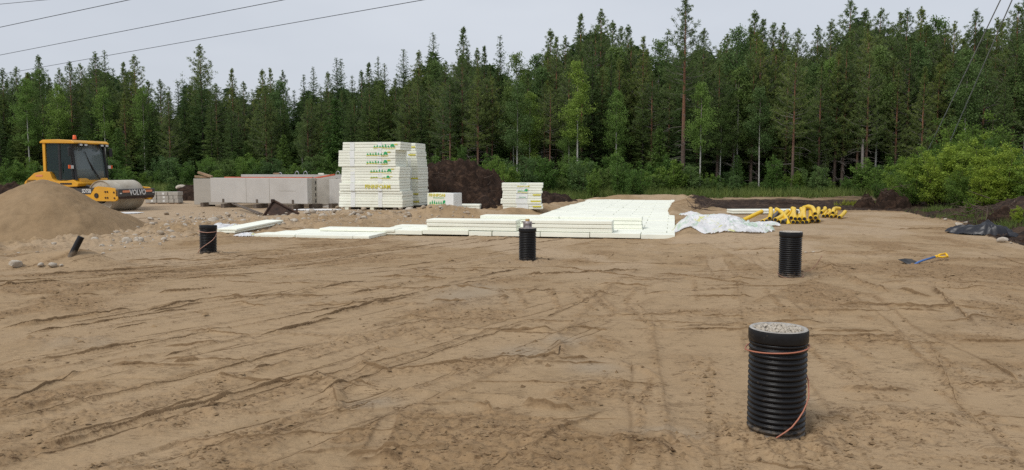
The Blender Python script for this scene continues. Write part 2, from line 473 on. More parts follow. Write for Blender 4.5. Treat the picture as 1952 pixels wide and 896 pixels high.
def leaf_material(name, lo, hi, trans=0.40, rough=0.6):
    m, nt, b, out = new_mat(name)
    a = node(nt, 'ShaderNodeAttribute', attribute_name='tone')
    oi = node(nt, 'ShaderNodeObjectInfo')
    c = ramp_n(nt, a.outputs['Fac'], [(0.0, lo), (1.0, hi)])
    v = ramp_n(nt, oi.outputs['Random'], [(0.0, (0.72, 0.80, 0.78)), (0.5, (1, 1, 1)), (1.0, (1.28, 1.15, 0.9))])
    c = mix_n(nt, 1.0, c, v, 'MULTIPLY')
    nt.links.new(c, b.inputs['Base Color'])
    b.inputs['Roughness'].default_value = rough
    b.inputs['Specular IOR Level'].default_value = 0.25
    t = node(nt, 'ShaderNodeBsdfTranslucent')
    nt.links.new(c, t.inputs[0])
    mx = node(nt, 'ShaderNodeMixShader')
    mx.inputs[0].default_value = trans
    nt.links.new(b.outputs[0], mx.inputs[1])
    nt.links.new(t.outputs[0], mx.inputs[2])
    nt.links.new(mx.outputs[0], out.inputs[0])
    return m
M['spruce'] = leaf_material('spruce_needles', (0.052, 0.091, 0.030), (0.125, 0.188, 0.056))
M['spruce_light'] = leaf_material('young_spruce_needles', (0.055, 0.105, 0.024), (0.12, 0.20, 0.045))
M['pine'] = leaf_material('pine_needles', (0.080, 0.128, 0.042), (0.190, 0.252, 0.080))
M['birch'] = leaf_material('birch_leaves', (0.115, 0.20, 0.040), (0.235, 0.36, 0.085), 0.4)
M['birch_dark'] = leaf_material('dark_birch_leaves', (0.078, 0.140, 0.042), (0.150, 0.235, 0.075), 0.4)
M['willow'] = leaf_material('willow_leaves', (0.125, 0.21, 0.030), (0.30, 0.41, 0.065), 0.4)
M['scrub'] = leaf_material('scrub_leaves', (0.062, 0.125, 0.024), (0.145, 0.245, 0.050), 0.4)
M['grass'] = leaf_material('grass_blades', (0.055, 0.10, 0.022), (0.16, 0.21, 0.06), 0.3)
M['yellow_leaf'] = leaf_material('yellow_leaves', (0.20, 0.22, 0.03), (0.38, 0.34, 0.05), 0.3)
def bark_material(name, stops, scale=9.0, ver=0.25):
    m, nt, b, out = new_mat(name)
    tc = node(nt, 'ShaderNodeTexCoord')
    sp = node(nt, 'ShaderNodeSeparateXYZ')
    nt.links.new(tc.outputs['Generated'], sp.inputs[0])
    n = noise_n(nt, tc.outputs['Object'], scale, 6, 0.7)
    f = math_n(nt, 'ADD', sp.outputs[2], math_n(nt, 'MULTIPLY', math_n(nt, 'SUBTRACT', n, 0.5), ver))
    c = ramp_n(nt, f, stops)
    c = mix_n(nt, 1.0, c, ramp_n(nt, n, [(0.35, (0.55, 0.55, 0.55)), (0.65, (1.15, 1.15, 1.15))]), 'MULTIPLY')
    nt.links.new(c, b.inputs['Base Color'])
    b.inputs['Roughness'].default_value = 0.9
    bump_n(nt, b, n, 0.5, 0.02)
    return m
M['bark_pine'] = bark_material('pine_bark', [(0.0, (0.10, 0.085, 0.072)), (0.25, (0.13, 0.085, 0.064)), (0.45, (0.25, 0.12, 0.07)), (0.9, (0.29, 0.135, 0.07))])
M['bark_spruce'] = bark_material('spruce_bark', [(0.0, (0.10, 0.085, 0.075)), (1.0, (0.085, 0.065, 0.052))])
M['bark_birch'] = bark_material('birch_bark', [(0.0, (0.14, 0.13, 0.12)), (0.08, (0.42, 0.41, 0.38)), (0.55, (0.46, 0.44, 0.40)), (0.9, (0.16, 0.12, 0.10))], 5, 0.1)
M['dead_wood'] = simple('dead_branch', (0.17, 0.15, 0.135), 0.9, var=0.2)
M['root'] = simple('root_wood', (0.085, 0.058, 0.042), 0.9, var=0.4)

# ------------------------------------------------------------------ mesh building helpers
class MB:
    """Collects shapes for ONE mesh object."""
    def __init__(self):
        self.v, self.f = [], []
    def add(self, vs, fs, mtx=None):
        o = len(self.v)
        for p in vs:
            p = Vector(p)
            self.v.append(mtx @ p if mtx else p)
        self.f += [tuple(i + o for i in f) for f in fs]
        return self
    def box(self, c, s, rot=None, bev=0.0, jit=0.0):
        hx, hy, hz = s[0] / 2, s[1] / 2, s[2] / 2
        m = Matrix.Translation(c) @ (Euler(rot).to_matrix().to_4x4() if rot else Matrix.Identity(4))
        if bev <= 0:
            vs = [(-hx, -hy, -hz), (hx, -hy, -hz), (hx, hy, -hz), (-hx, hy, -hz), (-hx, -hy, hz), (hx, -hy, hz), (hx, hy, hz), (-hx, hy, hz)]
            if jit:
                vs = [tuple(a + random.uniform(-jit, jit) for a in p) for p in vs]
            return self.add(vs, [(0, 3, 2, 1), (4, 5, 6, 7), (0, 1, 5, 4), (1, 2, 6, 5), (2, 3, 7, 6), (3, 0, 4, 7)], m)
        b = min(bev, hx * 0.9, hy * 0.9, hz * 0.9)
        bm = bmesh.new()
        bmesh.ops.create_cube(bm, size=1.0)
        for q in bm.verts:
            q.co = Vector((q.co.x * s[0], q.co.y * s[1], q.co.z * s[2]))
        bmesh.ops.bevel(bm, geom=list(bm.edges), offset=b, segments=2, affect='EDGES', profile=0.6)
        bm.verts.index_update()
        self.add([q.co.copy() for q in bm.verts], [tuple(q.index for q in f.verts) for f in bm.faces], m)
        bm.free()
        return self
    def prism(self, outline, y0, y1, plane='xz', mtx=None):
        """outline in two axes, extruded along the third."""
        n = len(outline)
        if plane == 'xz':
            vs = [(a, y0, b) for a, b in outline] + [(a, y1, b) for a, b in outline]
        elif plane == 'xy':
            vs = [(a, b, y0) for a, b in outline] + [(a, b, y1) for a, b in outline]
        else:
            vs = [(y0, a, b) for a, b in outline] + [(y1, a, b) for a, b in outline]
        fs = [tuple(range(n)), tuple(range(2 * n - 1, n - 1, -1))] + [(i, (i + 1) % n + 0, (i + 1) % n + n, i + n)[::-1] for i in range(n)]
        return self.add(vs, fs, mtx)
    def tube(self, pts, rad, seg=8, cap=True):
        pts = [Vector(p) for p in pts]
        n = len(pts)
        rs = rad if isinstance(rad, (list, tuple)) else [rad] * n
        o = len(self.v)
        up = Vector((0.0, 0.0, 1.0))
        prev = None
        for i, p in enumerate(pts):
            t = (pts[min(i + 1, n - 1)] - pts[max(i - 1, 0)]).normalized()
            if prev is None:
                a = t.cross(up if abs(t.z) < 0.95 else Vector((1, 0, 0))).normalized()
            else:
                a = (prev - t * prev.dot(t)).normalized()
            prev = a
            b = t.cross(a)
            for k in range(seg):
                w = 2 * math.pi * k / seg
                self.v.append(p + (a * math.cos(w) + b * math.sin(w)) * rs[i])
        for i in range(n - 1):
            for k in range(seg):
                k2 = (k + 1) % seg
                self.f.append((o + i * seg + k, o + i * seg + k2, o + (i + 1) * seg + k2, o + (i + 1) * seg + k))
        if cap:
            self.f.append(tuple(o + k for k in range(seg))[::-1])
            self.f.append(tuple(o + (n - 1) * seg + k for k in range(seg)))
        return self
    def lathe(self, prof, seg=32, axis='z', c=(0, 0, 0), closed=False):
        o = len(self.v)
        for r, h in prof:
            for k in range(seg):
                w = 2 * math.pi * k / seg
                a, b = r * math.cos(w), r * math.sin(w)
                p = (a, b, h) if axis == 'z' else ((b, h, a) if axis == 'y' else (h, a, b))
                self.v.append(Vector(p) + Vector(c))
        for i in range(len(prof) - 1):
            for k in range(seg):
                k2 = (k + 1) % seg
                self.f.append((o + i * seg + k, o + i * seg + k2, o + (i + 1) * seg + k2, o + (i + 1) * seg + k))
        return self
    def build(self, name, mat, parent=None, smooth=False, angle=None):
        me = bpy.data.meshes.new(name)
        me.from_pydata([tuple(p) for p in self.v], [], self.f)
        me.materials.append(M[mat] if isinstance(mat, str) else mat)
        bm = bmesh.new()
        bm.from_mesh(me)
        bmesh.ops.recalc_face_normals(bm, faces=bm.faces)
        bm.to_mesh(me)
        bm.free()
        if smooth or angle:
            me.polygons.foreach_set('use_smooth', [True] * len(me.polygons))
            if angle:
                me.set_sharp_from_angle(angle=R(angle))
        me.update()
        o = bpy.data.objects.new(name, me)
        COL.objects.link(o)
        if parent:
            o.parent = parent
        return o
def arr_mesh(name, v, f, mat, parent=None, attrs=None, smooth=False):
    """numpy vertices (n,3) and faces (m,k) -> object."""
    me = bpy.data.meshes.new(name)
    k = f.shape[1]
    me.vertices.add(len(v))
    me.vertices.foreach_set('co', np.ascontiguousarray(v, np.float32).ravel())
    me.loops.add(f.size)
    me.loops.foreach_set('vertex_index', np.ascontiguousarray(f, np.int32).ravel())
    me.polygons.add(len(f))
    me.polygons.foreach_set('loop_start', np.arange(0, f.size, k, dtype=np.int32))
    me.polygons.foreach_set('loop_total', np.full(len(f), k, np.int32))
    if smooth:
        me.polygons.foreach_set('use_smooth', np.ones(len(f), bool))
    me.update(calc_edges=True)
    for n, a in (attrs or {}).items():
        at = me.attributes.new(n, 'FLOAT', 'POINT')
        at.data.foreach_set('value', np.ascontiguousarray(a, np.float32))
    me.materials.append(M[mat] if isinstance(mat, str) else mat)
    o = bpy.data.objects.new(name, me)
    COL.objects.link(o)
    if parent:
        o.parent = parent
    return o
def tag(o, label=None, cat=None, group=None, kind=None):
    for k, v in (('label', label), ('category', cat), ('group', group), ('kind', kind)):
        if v:
            o[k] = v
        elif k in o and k == 'group':
            del o[k]
    return o
def thing(name, label, cat, loc=(0, 0, 0), rz=0.0, group=None):
    o = bpy.data.objects.new(name, None)
    o.empty_display_size = 0.1
    COL.objects.link(o)
    o.location = loc
    o.rotation_euler = (0, 0, rz)
    return tag(o, label, cat, group)
def copy_tree(o, parent=None):
    c = o.copy()
    COL.objects.link(c)
    if parent:
        c.parent = parent
    for ch in [q for q in o.children]:
        copy_tree(ch, c)
    return c
_mesh_text = {}
def text_mesh(s, bold=0.0, extrude=0.004):
    key = (s, bold, extrude)
    if key not in _mesh_text:
        cu = bpy.data.curves.new('lettering', 'FONT')
        cu.body = s
        cu.size = 1.0
        cu.align_x, cu.align_y = 'CENTER', 'CENTER'
        cu.extrude = extrude
        cu.offset = bold
        cu.resolution_u = 2
        o = bpy.data.objects.new('lettering', cu)
        COL.objects.link(o)
        dg = bpy.context.evaluated_depsgraph_get()
        me = bpy.data.meshes.new_from_object(o.evaluated_get(dg))
        bpy.data.objects.remove(o)
        bpy.data.curves.remove(cu)
        _mesh_text[key] = me
    return _mesh_text[key]
def lettering(s, size, mat, parent, loc, rot, bold=0.0, sx=1.0, name='lettering'):
    me = text_mesh(s, bold, 0.02).copy()
    me.materials.clear()
    me.materials.append(M[mat])
    o = bpy.data.objects.new(name, me)
    COL.objects.link(o)
    o.parent = parent
    o.location = loc
    o.rotation_euler = rot
    o.scale = (size * sx, size, size)
    return o
def thing_on_pixel(px, py):
    return gp(px, py)

# ------------------------------------------------------------------ ground sheet
def pl(*pts):
    return [(gp(a, b).x, gp(a, b).y) for a, b in pts]
LANES = []
STROKES = []          # (polyline, kind, width, height): kind 'ridge' ledge 'groove'
def st(kind, w, h, *pts):
    STROKES.append((pl(*pts), kind, w, h))
st('ledge', .030, .022, (50, 868), (230, 812), (430, 756), (590, 715))
st('groove', .05, -.012, (55, 874), (240, 818), (440, 762), (594, 720))
st('crumb', .16, .012, (28, 828), (250, 775), (483, 719))
st('ledge', .03, .015, (80, 845), (300, 785), (520, 726))
st('ledge', .05, .022, (0, 699), (160, 675), (325, 647))
st('ledge', .05, .016, (0, 627), (100, 612), (186, 598))
st('ledge', .03, .012, (0, 770), (158, 707))
st('crumb', .16, .022, (325, 896), (450, 846), (540, 815), (640, 782))
st('ridge', .05, .026, (590, 712), (631, 735), (648, 770), (631, 790))
st('crumb', .35, .016, (79, 566), (140, 575), (186, 595))
st('ridge', .06, .022, (804, 663), (725, 666), (693, 684), (690, 698), (739, 707), (879, 698), (1064, 682), (1069, 664), (1050, 636))
st('ledge', .05, .026, (920, 631), (1057, 630))
st('ledge', .05, .018, (1064, 604), (1200, 601), (1350, 596))
st('ledge', .05, .018, (879, 596), (1004, 595))
for a, b, c, d in ((955, 550, 966, 584), (988, 550, 1003, 584), (1046, 550, 1066, 590), (1090, 550, 1130, 590), (1115, 550, 1172, 594), (1200, 590, 1250, 625),
                   (1760, 656, 1836, 715), (1724, 656, 1777, 697), (1609, 651, 1658, 682), (1140, 640, 1165, 668)):
    st('tread', .045, .016, (a, b), (c, d))
st('ridge', .04, .022, (1120, 682), (1180, 691), (1225, 705), (1259, 726))
st('ledge', .05, .03, (995, 770), (1097, 783))
st('crumb', .14, .024, (1062, 742), (1090, 758), (1130, 780))
st('crumb', .16, .022, (1060, 745), (1160, 752), (1260, 780))
st('crumb', .16, .03, (1110, 872), (1180, 842), (1230, 860), (1300, 845), (1340, 875))
st('crumb', .22, .024, (1100, 855), (1220, 850), (1345, 880))
st('crumb', .16, .022, (905, 815), (1000, 822), (1080, 838))
st('crumb', .14, .018, (860, 853), (930, 868))
st('ledge', .04, .02, (660, 868), (775, 866))
st('ledge', .04, .02, (680, 880), (770, 876))
st('ridge', .03, .02, (905, 772), (925, 775), (940, 786))
st('crumb', .5, .014, (780, 615), (900, 600), (980, 610))
st('crumb', .4, .012, (760, 640), (860, 625))
st('ledge', .05, .02, (1719, 582), (1770, 587), (1825, 585))
st('ledge', .05, .02, (1556, 631), (1690, 633))
st('ledge', .05, .024, (1597, 743), (1660, 747), (1749, 749))
st('ledge', .05, .02, (1815, 740), (1917, 733))
st('ledge', .05, .022, (1866, 860), (1952, 867))
st('ledge', .04, .016, (1550, 800), (1622, 803))
st('ledge', .07, .03, (1775, 547), (1820, 590), (1866, 628))
st('crumb', .3, .035, (1830, 575), (1890, 585), (1940, 610))
st('crumb', .4, .03, (1900, 600), (1952, 640))
st('crumb', .5, .02, (1700, 500), (1780, 530), (1870, 560))
st('crumb', .3, .018, (1560, 815), (1680, 835), (1800, 790))
st('ridge', .08, .03, (1560, 497), (1640, 540), (1700, 560))
st('ledge', .08, .03, (1695, 530), (1752, 530))
st('ledge', .06, .02, (1710, 552), (1780, 568))
for a, b, c, d in ((380, 528, 480, 527), (430, 537, 500, 539), (440, 578, 510, 584), (200, 540, 300, 536), (300, 560, 420, 548), (360, 630, 480, 642), (490, 631, 645, 645),
                   (490, 642, 645, 607), (290, 597, 390, 577), (280, 594, 395, 572), (180, 592, 245, 596), (530, 528, 640, 532), (700, 528, 870, 531), (1000, 560, 1060, 552),
                   (560, 585, 690, 580), (820, 575, 890, 577), (640, 652, 720, 640), (590, 610, 800, 560), (560, 560, 700, 535), (840, 545, 990, 512), (900, 530, 1230, 515), (1040, 505, 1300, 540),
                   (1100, 625, 1160, 630), (1220, 560, 1420, 548), (1250, 520, 1450, 545), (1330, 600, 1420, 606), (200, 690, 300, 680), (330, 695, 380, 690), (310, 660, 420, 655)):
    st('ledge', .045, random.uniform(.014, .026), (a, b), (c, d))
d1 = Vector((*(np.array(pl((590, 715))[0]) - np.array(pl((50, 868))[0])), 0)).normalized()
ang1 = math.atan2(d1.y, d1.x)
q0, q1 = pl((1724, 656), (1777, 697))
ang2 = math.atan2(q1[1] - q0[1], q1[0] - q0[0])
rs = random.Random(5)
for k in range(190):
    y = 3.4 * (26 / 3.4) ** rs.random()
    x = y * rs.uniform(-0.72, 0.72)
    a = rs.choice([ang1 if x < 1 else ang2, ang1 if x < 1 else R(176), 0.0, 0.0, R(172)]) + rs.gauss(0, 0.10)
    L = rs.uniform(0.25, 1.6) * (0.6 + y / 9)
    n = 4
    pts = []
    for i in range(n):
        t = i / (n - 1) - 0.5
        o = rs.gauss(0, 0.012) * L
        pts.append((x + math.cos(a) * L * t - math.sin(a) * o, y + math.sin(a) * L * t + math.cos(a) * o))
    kind = rs.choice(['ledge', 'ledge', 'ledge', 'ledge', 'ridge', 'groove', 'crumb', 'crumb'])
    w = {'ledge': .032, 'ridge': .03, 'groove': .03, 'crumb': .16}[kind] * (0.6 + y / 11)
    hh = rs.uniform(.008, .020) * (0.75 + y / 22)
    STROKES.append((pts, kind, w, -hh * .6 if kind == 'groove' else hh))
# long roller lanes: faint straight edges between neighbouring passes, and fine scored lines
for k in range(60):
    y = 3.2 + 20 * rs.random() ** 1.3
    x0 = -0.75 * y + rs.uniform(0, 0.55) * y
    L = rs.uniform(2, 8)
    a = ang1 + rs.gauss(0, 0.04)
    if x0 + math.cos(a) * L > 1.2:
        L = max(1.0, (1.2 - x0) / math.cos(a))
    STROKES.append(([(x0, y), (x0 + math.cos(a) * L * .5, y + math.sin(a) * L * .5 + rs.gauss(0, .03)), (x0 + math.cos(a) * L, y + math.sin(a) * L)],
                    'ledge' if k % 3 == 0 else 'groove', .022 + .0015 * y, rs.uniform(.006, .012) if k % 3 == 0 else -rs.uniform(.004, .008)))
for k in range(26):
    y = 4.5 + 12 * rs.random()
    x0 = rs.uniform(0.15, 0.62) * y
    L = rs.uniform(.6, 2.5)
    a = ang2 + rs.gauss(0, 0.06)
    STROKES.append(([(x0, y), (x0 + math.cos(a) * L, y + math.sin(a) * L)], 'groove' if k % 2 else 'tread', .03 + .001 * y, -.006 if k % 2 else .010))

FIELD = {}
def field(name, x, y):
    """Bilinear look-up of a ground value at world points."""
    ys, ts, A = FIELD['ys'], FIELD['ts'], FIELD[name]
    j = np.clip(np.searchsorted(ys, y) - 1, 0, len(ys) - 2)
    fy = np.clip((y - ys[j]) / (ys[j + 1] - ys[j]), 0, 1)
    def row(jj):
        t = x / np.maximum(ys[jj], 2.3)
        i = np.clip(np.searchsorted(ts, t) - 1, 0, len(ts) - 2)
        f = np.clip((t - ts[i]) / (ts[i + 1] - ts[i]), 0, 1)
        return A[jj, i] * (1 - f) + A[jj, i + 1] * f
    return row(j) * (1 - fy) + row(j + 1) * fy
for k in range(22):                       # wheel and drum lanes: pressed smooth, with a soft raised edge
    left = k < 14
    y = 3.6 + 14 * rs.random()
    x0 = (rs.uniform(-.72, .25) if left else rs.uniform(.05, .6)) * y
    L = rs.uniform(2.5, 9)
    a = (ang1 + rs.gauss(0, .05)) if left else (ang2 + rs.gauss(0, .08))
    LANES.append((x0 - math.cos(a) * L * .3, y - math.sin(a) * L * .3, x0 + math.cos(a) * L * .7, y + math.sin(a) * L * .7, rs.choice([.12, .16, .16, .42, .8])))
for a_, b_, w_ in (((20, 852), (520, 728), .13), ((0, 735), (420, 640), .15), ((150, 640), (640, 555), .16), ((1110, 545), (1172, 594), .07), ((1200, 575), (1255, 625), .07), ((1735, 640), (1800, 705), .09), ((1640, 560), (1760, 650), .1), ((700, 896), (745, 790), .06)):
    q0, q1 = pl(a_, b_)
    LANES.append((*q0, *q1, w_))
def build_ground():
    ys = [-60.0, -30, -14, -7, -3, -1, 0.5, 1.6]
    y = 2.3
    while y < 48:
        ys.append(y)
        y *= 1.0039
    while y < 2500:
        ys.append(y)
        y *= 1.09
    ys = np.array(ys)
    tin = np.linspace(-0.78, 0.78, 820)
    tout = np.array([0.84, 0.9, 1.0, 1.15, 1.4, 1.8, 2.5, 4.0, 7.0, 14.0])
    ts = np.concatenate([-tout[::-1], tin, tout])
    w = np.maximum(ys, 2.3)
    XX = w[:, None] * ts[None, :]
    YY = np.repeat(ys[:, None], len(ts), 1)
    x, yv = XX.ravel(), YY.ravel()
    h = hmacro(x, yv)
    near = 1 - sstep(26, 40, np.hypot(x, yv))
    wx, wy = x + 0.25 * fbm(x * 1.1, yv * 1.1, 40, 2), yv + 0.25 * fbm(x * 1.1 + 9, yv * 1.1, 41, 2)
    ins = inpoly(wx, wy, PEAT_POLY)
    sand = inpoly(wx, wy, SAND_POLY)
    soil = ins.astype(float)
    peat_n = fbm(x * 0.25, yv * 0.5, 77, 3)
    soil = np.where(ins & (yv > 38) & (x < 26), np.clip(0.75 + peat_n, 0, 1), soil)
    green = ((~sand) & (~ins)).astype(float)
    # crumbly and smooth patches
    pn = fbm(x * 0.55 + 3, yv * 0.42, 50, 4, 0.55)
    crumb = sstep(0.17, 0.27, pn + 0.10 * fbm(x * 5, yv * 5, 51, 3)) * 0.8
    crumb = np.maximum(crumb, 0.8 * sstep(6.0, 8.5, x) * (1 - sstep(9.5, 12.5, yv)) * sstep(0.62, 0.72, x / np.maximum(yv, 1)))
    smooth = sstep(0.02, 0.25, -pn)
    cosA, sinA = math.cos(ang1), math.sin(ang1)
    u, v = x * cosA + yv * sinA, -x * sinA + yv * cosA
    streak = fbm(u * 0.5, v * 6.0, 60, 3)
    rough = np.abs(fbm(x * 9, yv * 9, 70, 3, 0.6))
    lump = fbm(x * 22, yv * 22, 71, 2, 0.6)
    h = h + near * (0.005 * streak + 0.005 * fbm(x * 2.2, yv * 2.2, 72, 3))
    cr_h = np.zeros_like(h)
    crack = np.zeros_like(h)
    add = np.zeros_like(h)
    jag = 0.6 + 0.9 * np.clip(fbm(x * 6, yv * 6, 80, 2) + 0.35, 0, 1)
    wob_x = 0.016 * fbm(x * 4, yv * 4, 81, 2)
    wob_y = 0.016 * fbm(x * 4 + 5, yv * 4, 82, 2)
    wobx, woby = x + wob_x * (1 + yv * 0.12), yv + wob_y * (1 + yv * 0.12)
    for pts, kind, ww, hh in STROKES:
        px_ = [p[0] for p in pts]
        py_ = [p[1] for p in pts]
        mg = ww * 4 + 0.3
        sel = np.nonzero((x > min(px_) - mg) & (x < max(px_) + mg) & (yv > min(py_) - mg) & (yv < max(py_) + mg))[0]
        if not len(sel):
            continue
        best = np.full(len(sel), 99.0)
        bs = np.zeros(len(sel))
        n = len(pts) - 1
        tt = np.zeros(len(sel))
        for i, (a, b) in enumerate(zip(pts[:-1], pts[1:])):
            d, t, s_ = segdist(wobx[sel], woby[sel], *a, *b)
            m = d < best
            best = np.where(m, d, best)
            bs = np.where(m, s_, bs)
            tt = np.where(m, (i + t) / n, tt)
        endf = np.clip(np.minimum(tt, 1 - tt) * 8, 0.0, 1)
        if kind == 'ridge':
            add[sel] += np.exp(-(best / ww) ** 2) * hh * endf * jag[sel] * 1.0
            cr_h[sel] = np.maximum(cr_h[sel], np.exp(-(best / (ww * 1.3)) ** 2) * endf * 0.8)
        elif kind == 'groove':
            add[sel] += np.exp(-(best / ww) ** 2) * hh * endf
            crack[sel] = np.maximum(crack[sel], 0.55 * np.exp(-(best / (ww * .38)) ** 2) * endf * np.clip(1.4 * fbm(x[sel] * 2.2, yv[sel] * 2.2, 160, 3) + 0.7, 0, 1))
        elif kind == 'ledge':
            # a small overhanging lip: up steeply on the camera side, gently falling behind
            prof = np.where(bs > 0, np.exp(-(best / (ww * 2.2)) ** 2), np.exp(-(best / (ww * 0.28)) ** 2))
            add[sel] += prof * hh * endf * jag[sel] * 0.95
            cr_h[sel] = np.maximum(cr_h[sel], 0.4 * np.exp(-(best / (ww * 0.6)) ** 2) * endf)
            cw = np.where(bs > 0, ww * 0.16, ww * 0.38)
            gaps = np.clip(1.6 * fbm(x[sel] * 3.1, yv[sel] * 3.1, 120 + len(px_), 3) + 0.62, 0, 1)
            crack[sel] = np.maximum(crack[sel], np.exp(-(best / cw) ** 2) * endf * gaps * min(1.0, abs(hh) / .018))
        elif kind == 'tread':
            L = math.hypot(pts[-1][0] - pts[0][0], pts[-1][1] - pts[0][1])
            teeth = 0.55 + 0.45 * np.sign(np.sin(tt * L / 0.055 * 2))
            band = np.exp(-(best / ww) ** 4)
            add[sel] += band * hh * (teeth - 0.7)
            cr_h[sel] = np.maximum(cr_h[sel], band * 0.8)
        else:
            cr_h[sel] = np.maximum(cr_h[sel], np.exp(-(best / ww) ** 2) * endf * (0.9 if hh > .012 else 0.7))
            add[sel] += np.exp(-(best / ww) ** 2) * hh * 0.5 * endf * jag[sel]
    lane = np.zeros_like(h)
    for (ax, ay, bx_, by_, lw) in LANES:
        d, t, s_ = segdist(x, yv, ax, ay, bx_, by_)
        d = d + 0.02 * fbm(x * 2.5, yv * 2.5, 141, 2)
        ends = np.clip(np.minimum(t, 1 - t) * 7, 0, 1)
        inn = (1 - sstep(lw * .82, lw, d)) * ends
        rim = np.exp(-((d - lw * 1.02) / (.018 + .06 * lw)) ** 2) * ends
        lane = np.maximum(lane, inn)
        add += 0.0055 * rim * jag - 0.004 * inn
        cr_h = np.maximum(cr_h, .55 * rim)
        crumb = crumb * (1 - .75 * inn)
        crack = np.maximum(crack, .30 * np.exp(-((d - lw * .98) / .010) ** 2) * ends * (yv < 14))
    smooth0 = smooth
    smooth = np.maximum(smooth, lane * .55)
    fl1 = np.abs(fbm(u * 1.1, v * 4.2, 130, 4, 0.6))
    fl2 = np.abs(fbm(x * 1.3, yv * 3.0, 131, 4, 0.6))
    msk = sstep(0.0, 0.25, fbm(x * 0.7, yv * 0.7, 132, 3))
    msk2 = sstep(0.05, 0.3, fbm(x * 0.6 + 20, yv * 0.6, 133, 3))
    fl = np.maximum((1 - sstep(0.0, 0.030, fl1)) * msk, (1 - sstep(0.0, 0.026, fl2)) * msk2) * near
    crack = np.maximum(crack, fl * 0.5 * sstep(-0.1, 0.25, fbm(x * 2.3, yv * 2.3, 134, 2)))
    add += 0.004 * fl
    crumb = np.clip(np.maximum(crumb, cr_h), 0, 1)
    for (qx, qy, qr) in ((1478, 835, .55), (1005, 498, .5), (1505, 518, .55), (397, 486, .5)):
        q = gp(qx, qy)
        d = np.hypot(x - q.x, yv - q.y)
        crumb = np.maximum(crumb, np.exp(-(d / qr) ** 2))
        add += 0.03 * np.exp(-((d - 0.2) / 0.14) ** 2) * (0.4 + np.clip(rough * 3, 0, 1))
    h = h + near * (add + crumb * (0.024 * rough + 0.016 * lump) + 0.0035 * lump * (1 - smooth * 0.8))
    # the stony bank and the soil are rough
    dx, dy = BANK_B[0] - BANK_A[0], BANK_B[1] - BANK_A[1]
    s = ((x - BANK_A[0]) * -dy + (yv - BANK_A[1]) * dx) / math.hypot(dx, dy)
    bank = np.exp(-((s - 1.6) / 1.7) ** 2) * (1 - sstep(0, 3, x)) * sstep(-13, -10.5, x * 1.0)
    h = h + bank * (0.15 * np.abs(fbm(x * 3, yv * 3, 90, 3)) + 0.09 * np.abs(fbm(x * 8, yv * 8, 91, 2)))
    h = h + soil * (1 - sstep(40, 50, yv)) * ((0.06 + 0.10 * sstep(11, 14, x) * (1 - sstep(27, 31, yv))) * np.abs(fbm(x * 2.0, yv * 2.0, 92, 4, 0.6)) + 0.05 * fbm(x * 9, yv * 9, 93, 2))
    plate = sstep(3.0, 5.0, s) * (1 - sstep(-1, 3, x))
    pale = np.clip(plate * 0.55 + 0.5 * bank * np.clip(fbm(x * 1.4, yv * 1.4, 95, 3) + 0.2, 0, 1), 0, 1)
    pale = np.maximum(pale, 0.35 * sstep(9, 16, yv) * smooth)
    dn = fbm(x * 0.8 + 40, yv * 0.8, 99, 3)
    damp = smooth0 * sstep(0.22, 0.42, dn) * 0.4 * (1 - lane) * (1 - sstep(7, 10, yv))
    for (qx, qy, rx, ry) in ((712, 768, .16, .12), (1520, 760, .1, .1), (880, 562, .35, .7), (1000, 670, .25, .25), (1130, 700, .2, .2), (1075, 650, .2, .2), (1270, 825, .2, .1), (920, 555, .3, .6)):
        q = gp(qx, qy)
        damp = np.maximum(damp, 0.8 * np.exp(-((x - q.x) / rx) ** 2 - ((yv - q.y) / ry) ** 2))
    nc, nr = len(ts), len(ys)
    FIELD.update(ys=ys, ts=ts, h=h.reshape(nr, nc), crumb=crumb.reshape(nr, nc))
    idx = np.arange(nr * nc).reshape(nr, nc)
    f = np.stack([idx[:-1, :-1], idx[:-1, 1:], idx[1:, 1:], idx[1:, :-1]], -1).reshape(-1, 4)
    o = arr_mesh('ground', np.stack([x, yv, h], 1), f, 'ground', attrs=dict(crack=crack * (1 - soil) * (1 - green), crumb=crumb, smooth=smooth * 0.8, soil=soil, green=green, pale=pale * (1 - soil), damp=damp), smooth=True)
    tag(o, kind='structure')
build_ground()

